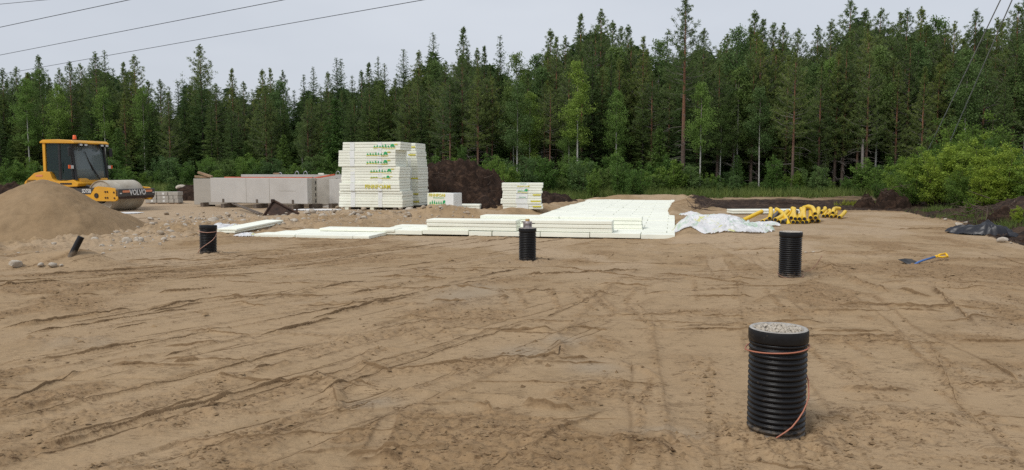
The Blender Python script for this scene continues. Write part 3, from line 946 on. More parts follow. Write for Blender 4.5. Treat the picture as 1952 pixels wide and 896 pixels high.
# crusts pushed up along the roller and tyre edges: low broken lips of moist sand, shade painted on their near faces
def build_crusts():
    V, F, A, o = [], [], [], 0
    r = np.random.default_rng(19)
    for pts, kind, ww, hh in STROKES:
        if kind not in ('ledge', 'ridge', 'groove'):
            continue
        P = np.array(pts)
        seg = np.hypot(*np.diff(P, axis=0).T)
        L = seg.sum()
        ymean = P[:, 1].mean()
        if ymean > 24 or L < 0.05:
            continue
        stp = max(0.012, 0.0021 * ymean)
        n = int(L / stp) + 2
        s = np.linspace(0, L, n)
        cs = np.concatenate([[0], np.cumsum(seg)])
        x, y = np.interp(s, cs, P[:, 0]), np.interp(s, cs, P[:, 1])
        tx, ty = np.gradient(x), np.gradient(y)
        tl = np.hypot(tx, ty) + 1e-9
        nx, ny = -ty / tl, tx / tl
        if (nx * x + ny * y).mean() < 0:              # the normal points away from the viewer's side
            nx, ny = -nx, -ny
        sd_ = r.uniform(0, 900)
        w1 = fbm(s * 1.8 + sd_, s * 0 + sd_, 7, 3) * 0.010 * (1 + ymean * .10)
        x, y = x + nx * w1, y + ny * w1
        gate = np.clip(3.2 * (fbm(s * 1.5 + sd_, s * 0, 11, 3) + (0.26 if kind == 'ledge' else 0.08)), 0, 1)
        amp = min(0.019, abs(hh) * (0.80 if kind != 'groove' else 0.6))
        hgt = amp * gate * np.clip(np.minimum(s, L - s) / (0.12 * L + .02), 0, 1) * (0.55 + 1.1 * np.clip(fbm(s * 9 + sd_, s * 0 + 3, 13, 2) + .35, 0, 1.4))
        z = field('h', x, y)
        back = hgt * r.uniform(1.5, 3.5) + 0.006
        bx, by = x + nx * back, y + ny * back
        zb = field('h', bx, by)
        rows = [(x - nx * .25 * hgt - nx * .003, y - ny * .25 * hgt - ny * .003, z - .006, 1.0), (x - nx * .05 * hgt, y - ny * .05 * hgt, z + hgt * .9, 1.0),
                (x + nx * .12 * hgt, y + ny * .12 * hgt, z + hgt, 0.12), (bx, by, zb - .004, 0.0)]
        for (a, b, c, k) in rows:
            V.append(np.stack([a, b, c], 1)); A.append(np.full(n, k))
        idx = np.arange(n - 1)[:, None]
        live = (np.maximum(hgt[:-1], hgt[1:]) > 0.0016)[:, None]
        for q in range(3):
            f = np.concatenate([idx + o + q * n, idx + 1 + o + q * n, idx + 1 + o + (q + 1) * n, idx + o + (q + 1) * n], 1)
            F.append(f[live[:, 0]])
        o += 4 * n
    V, F, A = np.concatenate(V), np.concatenate(F), np.concatenate(A)
    zero = np.zeros(len(V))
    ob = arr_mesh('sand_crusts', V, F, 'ground', attrs=dict(crack=A * 0.58, crumb=zero + .3, smooth=zero, soil=zero, green=zero, pale=zero, damp=zero))
    tag(ob, kind='stuff')
build_crusts()
def build_clods():
    r = np.random.default_rng(23)
    n = 90000
    y = 3.3 * (15 / 3.3) ** r.random(n)
    x = y * r.uniform(-.74, .74, n)
    c = field('crumb', x, y)
    k = np.nonzero(r.random(n) < np.clip(c - 0.25, 0, 1) ** 1.2 * 0.34 + 0.006)[0]
    x, y = x[k], y[k]
    n = len(x)
    z = field('h', x, y)
    s = r.gamma(2.2, 0.0028, n) * (0.75 + y * 0.045) + 0.002
    base = np.array([[1, 0, 0], [0, 1, 0], [-1, 0, 0], [0, -1, 0], [0, 0, .8], [0, 0, -.6]], float)
    a = r.uniform(0, 6.283, n)
    vb = base[None] * (1 + r.normal(size=(n, 6, 1)) * .28) + r.normal(size=(n, 6, 3)) * .12
    ca, sa = np.cos(a)[:, None], np.sin(a)[:, None]
    vx, vy = vb[:, :, 0] * ca - vb[:, :, 1] * sa, vb[:, :, 0] * sa + vb[:, :, 1] * ca
    V = np.stack([x[:, None] + vx * s[:, None] * 1.3, y[:, None] + vy * s[:, None], z[:, None] + vb[:, :, 2] * s[:, None] + .15 * s[:, None]], 2).reshape(-1, 3)
    t = np.array([[0, 1, 4], [1, 2, 4], [2, 3, 4], [3, 0, 4]])
    F = (np.arange(n)[:, None, None] * 6 + t[None]).reshape(-1, 3)
    A = np.repeat(np.clip(r.normal(.25, .25, n), 0, .8), 6)
    zero = np.zeros(len(V))
    ob = arr_mesh('sand_clods', V, F, 'ground', attrs=dict(crack=A, crumb=zero + .4, smooth=zero, soil=zero, green=zero, pale=zero, damp=zero))
    tag(ob, kind='stuff')
build_clods()

# ------------------------------------------------------------------ heaps
def mound(name, label, cat, cx, cy, rx, ry, hgt, mat, prof=1.0, rough=0.05, rz=0.0, seed=0, peak=0.15, n=150, flat=0.0, z0=None):
    g = np.linspace(-1.25, 1.25, n)
    a, b = np.meshgrid(g, g)
    a, b = a.ravel(), b.ravel()
    r = np.sqrt(a * a + b * b) * (1 + 0.16 * fbm(a * 1.5 + seed, b * 1.5, seed, 2))
    top = np.sqrt(r * r + peak * peak) - peak
    z = np.clip(1 - top / (math.sqrt(1 + peak * peak) - peak), -0.4, 1)
    if flat:
        z = np.minimum(z, 1 - flat + 0.25 * fbm(a * 2.2, b * 2.2, seed + 4, 3) * flat * 2)
    z = np.where(z > 0, np.power(np.maximum(z, 0), prof), z * 0.5)
    c, s_ = math.cos(rz), math.sin(rz)
    X_, Y_ = a * rx, b * ry
    wx, wy = cx + X_ * c - Y_ * s_, cy + X_ * s_ + Y_ * c
    base = hmacro(wx, wy) if z0 is None else z0
    if mat == 'peat':
        zz = z * hgt + rough * (np.abs(fbm(wx * 1.1, wy * 1.1, seed + 9, 4, 0.6)) * 2.2 - 0.4) + rough * 0.5 * fbm(wx * 6, wy * 6, seed + 2, 3, 0.6)
    else:
        zz = z * hgt + rough * fbm(wx * 1.2, wy * 1.2, seed + 9, 4, 0.55) * np.clip(z * 6, 0, 1) + 0.012 * fbm(wx * 8, wy * 8, seed + 2, 3) + rough * 0.6 * np.abs(fbm(wx * 2 + wy * 0.4, wy * 0.7, seed + 3, 2)) * np.clip(z * 4, 0, 1)
    keep = (z > -0.12)
    idx = np.arange(n * n).reshape(n, n)
    f = np.stack([idx[:-1, :-1], idx[:-1, 1:], idx[1:, 1:], idx[1:, :-1]], -1).reshape(-1, 4)
    f = f[keep[f].all(1)]
    used = np.unique(f)
    remap = np.full(n * n, -1)
    remap[used] = np.arange(len(used))
    v = np.stack([wx - cx, wy - cy, base + zz - 0.03], 1)[used]
    o = arr_mesh(name, v, remap[f], mat, smooth=True)
    o.location = (cx, cy, 0)
    return tag(o, label, cat)
def put_mound(name, label, cat, px, Y, wpx, hpy, ry, mat, **kw):
    c = D(px, 325, Y)
    rx = wpx / FPX * Y / 2
    h = D(px, hpy, Y).z - gz(c.x, Y)
    return mound(name, label, cat, c.x, Y, rx, ry, h, mat, **kw)
put_mound('sand_heap', 'large smooth conical heap of brown sand in front of the yellow road roller', 'sand heap', 80, 18.6, 345, 341, 2.45, 'heap', peak=0.16, rough=0.085, seed=3, n=220)
put_mound('peat_mound', 'big dark heap of peat and roots behind the tall white foam stacks', 'soil heap', 858, 34.5, 300, 304, 3.0, 'peat', flat=0.20, rough=0.30, seed=5, prof=0.62, n=200)
put_mound('peat_mound', 'low tail of dark peat ending beside the five layer foam stack', 'soil heap', 1000, 34.0, 180, 356, 2.4, 'peat', rough=0.16, seed=8, prof=0.75, n=120)
put_mound('soil_heap', 'small brown crumbly soil heap between the printed foam block and the five layer stack', 'soil heap', 925, 29.2, 68, 372, 0.9, 'peat', rough=0.10, seed=12, n=80)
put_mound('peat_mound', 'dark peat heap behind the grey concrete blocks and the panels', 'soil heap', 362, 38.5, 80, 352, 1.4, 'peat', rough=0.16, seed=15, n=100, prof=0.6)
put_mound('peat_mound', 'low dark peat ridge behind the sand heap and the roller rear', 'soil heap', 20, 34.0, 190, 349, 1.6, 'peat', rough=0.2, seed=18, n=110, prof=0.7)
put_mound('peat_mound', 'low dark peat clod strip behind the roller drum and the block pallet', 'soil heap', 300, 40, 170, 371, 1.2, 'peat', rough=0.15, seed=19, n=90, prof=0.8)
put_mound('peat_mound', 'shallow dark peat hump in the ditch behind the yellow pipes', 'soil heap', 1500, 33.5, 130, 384, 1.0, 'peat', rough=0.06, seed=22, n=90)
put_mound('root_clod', 'upturned dark root clod at the edge of the green bushes', 'soil clod', 1702, 29.5, 62, 362, 0.7, 'peat', rough=0.32, seed=25, n=90, prof=0.5)
put_mound('root_clod', 'smaller dark root clod leaning beside the upturned one near the yellow leaves', 'soil clod', 1652, 30.5, 42, 374, 0.5, 'peat', rough=0.26, seed=27, n=70, prof=0.5)
put_mound('soil_heap', 'dark torn soil bank above the black tarpaulin', 'soil heap', 1925, 20.8, 130, 396, 0.6, 'peat', rough=0.28, seed=29, n=110, prof=0.6)
put_mound('soil_heap', 'dark soil lump right of the black tarpaulin by the frame edge', 'soil heap', 1985, 16.6, 80, 446, 0.5, 'peat', rough=0.22, seed=31, n=90, prof=0.6)

# ------------------------------------------------------------------ road roller
def build_roller():
    ox, oy = X(237, 28.0), 28.0
    root = thing('road_roller', 'yellow road roller with black cab glass and big smooth steel drum behind the sand heap', 'road roller', (ox, oy, gz(ox, oy) - 0.01), R(-15))
    # local frame: +X drum end (front), +Y far side, -Y the side that faces the camera
    mb = MB()
    prof = [(0.30, -0.80), (0.585, -0.80), (0.585, -0.835), (0.605, -0.84), (0.612, -0.82), (0.612, 0.82), (0.605, 0.84), (0.585, 0.835), (0.585, 0.80), (0.30, 0.80)]
    mb.lathe(prof, 56, 'y', (0, 0, 0.612))
    drum = mb.build('drum', 'drum', root, angle=35)
    for s in (-1, 1):
        mb = MB()
        mb.lathe([(0.02, s * 0.70), (0.585, s * 0.70)], 40, 'y', (0, 0, 0.612))
        mb.build('drum_disc', 'drum_in', drum)
        mb = MB()
        mb.lathe([(0.0, s * 0.70), (0.24, s * 0.70), (0.26, s * 0.84), (0.18, s * 0.90), (0.0, s * 0.90)], 24, 'y', (0, 0, 0.612))
        mb.build('drum_hub', 'dark_grey', drum, angle=35)
    # side beams of the drum frame
    for s in (-1, 1):
        mb = MB()
        y0, y1 = (s * 0.89, s * 0.985)
        mb.prism([(-1.22, 0.50), (-0.20, 0.42), (0.80, 0.42), (0.93, 0.52), (0.93, 0.80), (0.72, 0.93), (0.02, 0.99), (-0.22, 0.93), (-1.22, 0.90)], min(y0, y1), max(y0, y1))
        fr = mb.build('frame_beam', 'yellow', root)
        yo = s * 0.992
        mb = MB()
        mb.prism([(-1.21, 0.68), (-0.34, 0.68), (-0.14, 0.945), (-0.2, 0.936), (-1.21, 0.90)], min(s * .986, yo), max(s * .986, yo))
        pn = mb.build('side_panel', 'dark_grey', fr)
        if s < 0:
            lettering('SD75B', 0.20, 'white_print', root, (-0.52, -0.993, 0.80), (R(90), 0, 0), 0.012, 0.78)
        mb = MB()
        mb.lathe([(0.0, s * 0.990), (0.085, s * 0.990), (0.085, s * 1.0), (0.10, s * 1.003), (0.10, s * 0.985)], 20, 'y', (-0.06, 0, 0.63))
        mb.lathe([(0.0, s * 1.006), (0.05, s * 1.006), (0.05, s * 0.99)], 12, 'y', (-0.04, 0, 0.62))
        mb.build('frame_opening', 'drum_in', fr)
        for (bx, bz) in ((0.36, 0.78), (0.46, 0.78), (0.36, 0.55), (0.46, 0.55), (0.76, 0.76), (0.78, 0.54), (-0.42, 0.52)):
            mb = MB()
            mb.lathe([(0.0, s * 1.004), (0.036, s * 1.004), (0.036, s * 0.985)], 8, 'y', (bx, 0, bz))
            mb.build('bolt', 'rust', fr)
    # front bar
    mb = MB()
    mb.box((0.90, 0, 0.735), (0.16, 1.97, 0.30), bev=0.025)
    bar = mb.build('front_bar', 'dark_grey', root)
    mb = MB(); mb.box((0.93, 0, 0.545), (0.06, 1.90, 0.09), bev=0.01)
    mb.build('scraper', 'rust', bar)
    lettering('VOLVO', 0.30, 'white_print', root, (0.984, 0.02, 0.735), (R(90), 0, R(90)), 0.02, 0.88)
    for y in (-0.60, 0.63):
        mb = MB(); mb.box((0.984, y, 0.79), (0.012, 0.36, 0.085))
        mb.build('reflector', 'orange_pale', bar)
    for y in (-0.88, 0.88):
        mb = MB(); mb.box((0.984, y, 0.72), (0.01, 0.10, 0.035))
        mb.build('sticker', 'white_print', bar)
    # articulation and engine frame
    mb = MB()
    mb.box((-1.25, 0, 0.66), (0.42, 0.9, 0.5), bev=0.04)
    mb.box((-1.45, -0.35, 0.80), (0.5, 0.7, 0.24), bev=0.03)
    mb.tube([(-1.05, -0.5, 0.95), (-1.3, -0.55, 1.0), (-1.55, -0.5, 0.86)], 0.045, 8)
    mb.tube([(-0.95, -0.62, 0.62), (-1.4, -0.6, 0.6)], 0.05, 8)
    mb.build('articulation_joint', 'dark_grey', root, angle=35)
    mb = MB()
    mb.prism([(-1.62, 0.60), (-1.62, 1.02), (-3.95, 1.02), (-4.05, 0.62)], -0.72, 0.72)
    mb.build('chassis', 'dark_grey', root)
    # yellow body: console under the cab, side shoulder, engine hood
    mb = MB()
    mb.prism([(-1.42, 0.98), (-1.36, 1.10), (-1.62, 1.24), (-1.95, 1.20), (-2.5, 1.20), (-2.62, 1.28), (-2.72, 1.55), (-3.15, 1.57), (-3.5, 1.50), (-3.98, 1.16), (-4.10, 0.86), (-4.05, 0.90), (-3.5, 0.98), (-2.2, 0.94)], -0.92, 0.92)
    body = mb.build('body', 'yellow', root)
    md = body.modifiers.new('bevel', 'BEVEL'); md.width = 0.05; md.segments = 2; md.limit_method = 'ANGLE'
    mb = MB()
    mb.box((-1.62, 0, 1.18), (0.34, 1.45, 0.20), rot=(0, R(-10), 0), bev=0.05)
    mb.build('console', 'yellow', body)
    mb = MB(); mb.box((-1.95, -0.926, 1.085), (0.55, 0.02, 0.06)); mb.build('step_slot', 'black', body)
    mb = MB()
    for k in range(5):
        mb.box((-3.72 + 0.02 * k, -0.926, 1.02 + 0.05 * k), (0.42, 0.012, 0.022))
    vg = mb.build('vent_slats', 'black', body); vg['kind'] = 'stuff'
    mb = MB(); mb.box((-3.25, -0.926, 1.40), (0.34, 0.01, 0.07)); mb.build('body_sticker', 'orange_pale', body)
    # cab
    mb = MB()
    mb.prism([(-1.50, 2.70), (-1.62, 2.79), (-2.3, 2.83), (-3.05, 2.82), (-3.18, 2.74), (-3.18, 2.69), (-1.52, 2.66)], -0.90, 0.90)
    roof = mb.build('roof', 'yellow', root)
    md = roof.modifiers.new('bevel', 'BEVEL'); md.width = 0.03; md.segments = 2; md.limit_method = 'ANGLE'
    for y in (-0.80, 0.80):
        mb = MB()
        mb.prism([(-3.10, 1.50), (-2.98, 1.50), (-2.97, 2.70), (-3.09, 2.70)], y - 0.05, y + 0.05)
        mb.build('rear_pillar', 'yellow', root)
        mb = MB()
        mb.prism([(-2.36, 1.18), (-2.28, 1.18), (-2.28, 2.68), (-2.36, 2.68)], y - 0.035, y + 0.035)
        mb.build('door_pillar', 'black', root)
        mb = MB()
        mb.tube([(-1.56, y, 1.22), (-1.64, y, 1.9), (-1.72, y, 2.68)], 0.045, 6)
        mb.build('front_pillar', 'black', root)
        s = -1 if y < 0 else 1
        mb = MB(); mb.prism([(-2.96, 1.50), (-2.62, 1.50), (-2.50, 1.24), (-2.36, 1.22), (-2.36, 2.68), (-2.96, 2.68)], y + s * 0.004, y + s * 0.012)
        mb.build('side_window', 'glass', root)
        mb = MB(); mb.prism([(-2.28, 1.22), (-1.62, 1.22), (-1.76, 2.68), (-2.28, 2.68)], y + s * 0.004, y + s * 0.012)
        dr = mb.build('door', 'glass', root)
        mb = MB()
        mb.tube([(-2.27, y + s * .02, 1.24), (-1.66, y + s * .02, 1.24), (-1.78, y + s * .02, 2.66), (-2.27, y + s * .02, 2.66), (-2.27, y + s * .02, 1.24)], 0.022, 4)
        mb.build('door_frame', 'black', dr)
        mb = MB(); mb.tube([(-2.2, y + s * .05, 1.5), (-2.2, y + s * .06, 1.95)], 0.014, 6); mb.build('door_handle', 'black', dr)
    # windscreen, bowed outwards
    mb = MB(); n = 8
    vs, fs = [], []
    for j, z in enumerate((1.24, 1.72, 2.2, 2.66)):
        for i in range(n + 1):
            y = -0.78 + 1.56 * i / n
            bow = 0.16 * (1 - (y / 0.80) ** 2)
            vs.append((-1.60 - 0.06 * j + bow, y, z - 0.06 * bow))
    for j in range(3):
        for i in range(n):
            a = j * (n + 1) + i
            fs.append((a, a + 1, a + n + 2, a + n + 1))
    mb.add(vs, fs)
    ws = mb.build('windscreen', 'windscreen', root, smooth=True)
    so = ws.modifiers.new('solid', 'SOLIDIFY'); so.thickness = 0.008
    mb = MB(); mb.box((-3.06, 0, 2.1), (0.02, 1.5, 1.1)); mb.build('rear_window', 'glass', root)
    mb = MB()
    mb.tube([(-1.36, 0.18, 1.24), (-1.44, -0.02, 1.62), (-1.52, -0.20, 2.02)], 0.018, 5)
    mb.tube([(-1.38, 0.23, 1.25), (-1.46, 0.02, 1.62), (-1.53, -0.16, 1.95)], 0.012, 5)
    mb.tube([(-1.47, -0.05, 1.60), (-1.52, -0.20, 2.02), (-1.56, -0.33, 2.38)], 0.013, 4)
    mb.build('wiper', 'black', root)
    mb = MB(); mb.box((-2.45, 0, 1.45), (0.5, 0.5, 0.14), bev=0.04); mb.box((-2.70, 0, 1.82), (0.14, 0.48, 0.66), rot=(0, R(-8), 0), bev=0.05)
    mb.build('driver_seat', 'black', root)
    mb = MB(); mb.tube([(-1.8, 0, 1.3), (-2.0, 0, 1.72)], 0.03, 6)
    for k in range(16):
        a0, a1 = 2 * math.pi * k / 16, 2 * math.pi * (k + 1) / 16
        mb.tube([(-2.0 + .08 * math.cos(a0), .19 * math.sin(a0), 1.74 + .16 * math.cos(a0)), (-2.0 + .08 * math.cos(a1), .19 * math.sin(a1), 1.74 + .16 * math.cos(a1))], 0.014, 5)
    mb.build('steering_wheel', 'black', root)
    mb = MB(); mb.box((-1.78, 0, 1.40), (0.12, 0.9, 0.36), bev=0.03); mb.build('dashboard', 'black', root)
    mb = MB(); mb.lathe([(0.0, 3.03), (0.045, 3.03), (0.062, 3.01), (0.075, 2.86), (0.075, 2.845), (0.0, 2.845)], 14, 'z', (-2.35, 0, 0))
    bc = mb.build('beacon', 'orange', root, smooth=True)
    mb = MB(); mb.lathe([(0.09, 2.83), (0.09, 2.86), (0.0, 2.86)], 12, 'z', (-2.35, 0, 0)); mb.build('beacon_base', 'black', bc)
    for y in (-0.62, -0.38, 0.45, 0.70):
        mb = MB(); mb.box((-1.50, y, 2.615), (0.13, 0.17, 0.10), bev=0.02)
        wl_ = mb.build('work_light', 'black', root)
        mb = MB(); mb.box((-1.432, y, 2.615), (0.01, 0.13, 0.07)); mb.build('light_lens', 'lamp_white', wl_)
    for s in (-1, 1):
        mb = MB(); mb.tube([(-1.66, s * 0.86, 0.95), (-1.64, s * 0.92, 1.5), (-1.66, s * 0.92, 2.55)], 0.016, 5)
        mb.tube([(-1.66, s * 0.86, 2.56), (-1.60, s * 1.02, 2.56)], 0.016, 5)
        rl = mb.build('grab_rail', 'black', root)
        mb = MB(); mb.box((-1.58, s * 1.03, 2.34), (0.06, 0.17, 0.34), bev=0.025); mb.build('mirror', 'black', rl)
        mb = MB(); mb.box((-1.60, s * 0.95, 1.74), (0.05, 0.13, 0.13), bev=0.01); mb.build('headlight', 'lamp_white', rl)
        mb = MB(); mb.box((-1.60, s * 1.065, 1.75), (0.05, 0.085, 0.14), bev=0.01); mb.build('turn_signal', 'orange', rl)
    for s in (-1, 1):
        mb = MB()
        mb.lathe([(0.32, s * 0.52), (0.53, s * 0.52), (0.56, s * 0.58), (0.56, s * 0.84), (0.52, s * 0.90), (0.32, s * 0.88)], 36, 'y', (-2.95, 0, 0.57))
        for k in range(18):
            a = 2 * math.pi * k / 18
            mb.box((-2.95 + 0.56 * math.cos(a), s * 0.71, 0.57 + 0.56 * math.sin(a)), (0.06, 0.26, 0.04), rot=(0, -a + R(90), R(20) * s))
        wh = mb.build('rear_wheel', 'rubber', root, angle=40)
        mb = MB(); mb.lathe([(0.0, s * 0.80), (0.12, s * 0.82), (0.14, s * 0.76), (0.30, s * 0.72), (0.33, s * 0.885)], 24, 'y', (-2.95, 0, 0.57)); mb.build('rim', 'yellow', wh, angle=35)
    root.scale = (0.92, 0.92, 0.92)
    for o in root.children:          # the drum assembly sits close under the cab
        if o.name.split('.')[0] in ('drum', 'frame_beam', 'front_bar', 'lettering'):
            o.location.x -= 0.40
build_roller()

# ------------------------------------------------------------------ upright corrugated pipes
def corrugated(px, py_bot, dia_px, top_py, label, fill=True, valve=False, tilt=0.0, dull=False):
    Rr = 0.16
    Y = FPX * 2 * Rr / dia_px
    p = D(px, py_bot, Y)
    x, y = p.x, p.y
    z0 = gz(x, y)
    H = D(px, top_py, Y).z - z0
    root = thing('drain_pipe', label, 'drain pipe', (x, y, z0))
    root.rotation_euler = (0, tilt, random.uniform(0, 6))
    prof = [(Rr * 0.93, -0.12)]
    pitch, z = 0.0305, -0.09
    while z < H - 0.074:
        prof += [(Rr * 0.925, z), (Rr * 0.985, z + 0.003), (Rr * 1.0, z + 0.008), (Rr * 1.0, z + 0.014), (Rr * 0.985, z + 0.0185), (Rr * 0.925, z + 0.0215)]
        z += pitch
    prof += [(Rr * 0.925, H - 0.071)]
    mb = MB(); mb.lathe(prof, 48, 'z')
    mb.build('corrugated_wall', 'pipe_black', root, smooth=True)
    mb = MB()
    mb.lathe([(Rr * 0.90, H - 0.073), (Rr * 1.015, H - 0.069), (Rr * 1.025, H - 0.06), (Rr * 1.025, H - 0.012), (Rr * 1.0, H)], 48, 'z')
    mb.build('rim_collar', 'pipe_black', root, smooth=True)
    mb = MB()
    mb.lathe([(Rr * 1.0, H - 0.002), (Rr * 0.97, H + 0.003), (Rr * 0.86, H + 0.001), (Rr * 0.82, H - 0.02)], 48, 'z')
    mb.build('rim_top', 'mortar' if fill else 'black', root, smooth=True)
    mb = MB(); mb.lathe([(0.0, H - 0.012), (Rr * 0.84, H - 0.018)], 24, 'z')
    mb.build('fill_bed', 'mortar' if fill else 'black', root)
    if fill:
        mb = MB()
        r = random.Random(int(px))
        for k in range(190):
            a, d = r.uniform(0, 6.283), Rr * 0.83 * math.sqrt(r.random())
            s_ = r.uniform(0.008, 0.019)
            mb.box((d * math.cos(a), d * math.sin(a), H - 0.010 + r.uniform(0, .006)), (s_, s_ * r.uniform(.6, 1), s_ * .7), rot=(r.uniform(0, 3), r.uniform(0, 3), r.uniform(0, 3)), jit=s_ * .2)
        g = mb.build('gravel_fill', 'stone', root); g['kind'] = 'stuff'
    return root, Vector((x, y, z0)), H, Rr
n_, pN, hN, rN = corrugated(1478, 832, 109, 625, 'nearest black corrugated pipe standing in the sand, its top filled with gravel')
n2, p2, h2, r2 = corrugated(1005.5, 495, 33.5, 434.5, 'black corrugated pipe before the white foam boards, a small valve on top', fill=True)
n3, p3, h3, r3 = corrugated(1505.5, 516, 42, 441.5, 'black corrugated pipe left of the shovel, cable end curling from its foot')
n1, p1, h1, r1 = corrugated(397, 483, 31.5, 429.5, 'leaning black corrugated pipe left of the white boards with a thin cable round it', fill=False, tilt=R(2.0))
def wrap_cable(label, base, keys, Rr, rad, mat, extra=None, pre=None):
    """keys: (angle in degrees from the camera-facing side, + to the right; height; radius factor)."""
    fa = math.atan2(-base.y, -base.x)
    pts = []
    keys2 = []
    for (a0, z0, f0), (a1, z1, f1) in zip(keys[:-1], keys[1:]):
        m = max(2, int(abs(a1 - a0) / 10))
        for i in range(m):
            t = i / m
            keys2.append((a0 + (a1 - a0) * t, z0 + (z1 - z0) * t, f0 + (f1 - f0) * t))
    keys2.append(keys[-1])
    for a, z, f in keys2:
        w = fa + R(a)
        pts.append((Rr * f * math.cos(w), Rr * f * math.sin(w), z))
    if extra:
        pts += extra
    if pre:
        pts = pre + pts
    mb = MB(); mb.tube(pts, rad, 6)
    o = mb.build('cable', mat, None, smooth=True)
    o.location = base
    return tag(o, label, 'cable')
wrap_cable('copper coloured cable wound round the nearest corrugated pipe', pN,
           [(-115, hN - .115, 1.06), (-80, hN - .128, 1.12), (-40, hN - .12, 1.045), (0, hN - .11, 1.04), (60, hN - .098, 1.04), (100, hN - .09, 1.04), (150, hN - .16, 1.05), (120, hN - .26, 1.05), (85, .30, 1.05), (74, .24, 1.10), (55, .17, 1.08), (30, .09, 1.06), (5, .035, 1.06), (-14, -.01, 1.12)], rN, .0043, 'cable')
wrap_cable('pale cable crossing the face of the leaning pipe left of the boards', p1,
           [(-90, h1 - .10, 1.05), (0, h1 - .13, 1.05), (75, h1 - .12, 1.06), (85, h1 - .13, 1.06), (30, .30, 1.05), (-20, .20, 1.05), (-70, .10, 1.08), (-85, .05, 1.15)], r1, .0065, 'cable_pale',
           pre=[(.34, -.05, h1 - .05), (.20, -.09, h1 - .10), (.14, -.11, h1 - .12)][0:0])
fa3 = math.atan2(-p3.y, -p3.x)
wrap_cable('dull cable looping round the foot of the pipe by the shovel', p3,
           [(-95, .06, 1.06), (-60, .035, 1.08), (-30, .01, 1.15), (0, .0, 1.25), (40, .0, 1.3), (80, .03, 1.2)], r3, .0055, 'cable_dark',
           extra=[(.20, .0, .03), (.16, .02, .07), (.22, .0, .075), (.30, -.02, .10), (.37, -.02, .17), (.42, -.02, .25), (.455, -.02, .31)])
# valve behind / above the rim of the middle pipe
pv = Vector((p2.x, p2.y, p2.z + h2))
vv = thing('valve', 'small grey metal valve with a brass cap standing on the middle black pipe', 'valve', (pv.x, pv.y, pv.z))
mb = MB(); mb.lathe([(0.0, -.02), (.10, -.02), (.10, .0), (.055, .01), (.05, .05), (.065, .07), (.065, .10), (.045, .125), (.0, .125)], 16, 'z'); mb.build('valve_body', 'valve', vv, angle=40)
mb = MB(); mb.box((-.066, 0, .06), (.03, .05, .13), bev=.008); mb.box((.066, 0, .06), (.03, .05, .12), bev=.008); mb.build('flange', 'valve', vv)
mb = MB(); mb.tube([(.06, -.01, .085), (.135, -.02, .083)], .010, 6); mb.tube([(-.06, -.01, .11), (-.11, -.02, .112)], .012, 6); mb.build('spindle', 'rust', vv)
mb = MB(); mb.lathe([(.0, .165), (.036, .165), (.04, .155), (.04, .12)], 12, 'z'); mb.build('cap', 'brass', vv, angle=40)
# short slanting black pipe in the sand bank
q = D(138, 484, 12.6)
bp_ = thing('pipe_stub', 'short smooth black pipe sticking slantwise out of the sand bank', 'pipe', (q.x, q.y, q.z))
top = D(151, 452, q.y)
mb = MB(); v = Vector((top.x - q.x, 0.06, top.z - q.z)); L = v.length
mb.tube([tuple(v * -0.3), tuple(v * .5), tuple(v)], .052, 20, cap=False); mb.build('pipe_wall', 'pipe_black', bp_, smooth=True)
mb = MB(); mb.tube([tuple(v * 0.8), tuple(v * .998)], .044, 16); mb.build('bore', 'pipe_in', bp_)

# ------------------------------------------------------------------ foam: floor, loose boards, stacks
FA = R(-12)
FU, FV = Vector((math.cos(FA), math.sin(FA), 0)), Vector((-math.sin(FA), math.cos(FA), 0))
def fw(u, v, z=0.0):
    return FU * u + FV * v + Vector((0, 0, z))
_bm = {}
def board_mesh(l, w, t, mat='foam'):
    key = (round(l, 2), round(w, 2), round(t, 3), mat)
    if key not in _bm:
        mb = MB()
        b = 0.018 if .05 < t < .11 else 0.010
        mb.box((0, 0, t / 2), (key[0] - (0.016 if t > .11 else .006), key[1] - (0.018 if t > .11 else .006), t - 0.005), bev=b)
        o = mb.build('foam_board', mat)
        _bm[key] = o.data
        bpy.data.objects.remove(o)
    return _bm[key]
def board(l, w, t, loc, rz, parent=None, mat='foam', rot=None):
    o = bpy.data.objects.new('foam_board', board_mesh(l, w, t, mat))
    COL.objects.link(o)
    o.location = loc
    o.rotation_euler = rot if rot else (0, 0, rz)
    if parent:
        o.parent = parent
    return o
floor = thing('foam_floor', 'long floor of white foam boards laid edge to edge between sand banks', 'foam floor', tuple(fw(-2.1, 28, 0)))
rf = random.Random(3)
def floor_boards(u0, u1, v0, v1, bl=1.2, bw=0.6, z=-0.10, t=0.115):
    v, row = v0, 0
    while v < v1 - 0.1:
        u = u0
        first = True
        while u < u1 - 0.08:
            l = (bl * (0.5 if row % 2 else 1.0)) if first else bl
            l = min(l, u1 - u)
            if u1 - u - l < 0.15:
                l = u1 - u
            first = False
            p = fw(u + l / 2, v + bw / 2, 0) - floor.location
            zz = z + 0.035 * float(sstep(21, 26, np.array(v)))
            o = board(round(l, 2), bw, t, (p.x, p.y, zz + rf.uniform(-.011, .011)), FA + rf.uniform(-.003, .003), floor)
            u += l
        v += bw
        row += 1
floor_boards(-4.35, 0.05, 18.1, 38.4)
floor_boards(-7.35, -4.36, 18.1, 19.9)
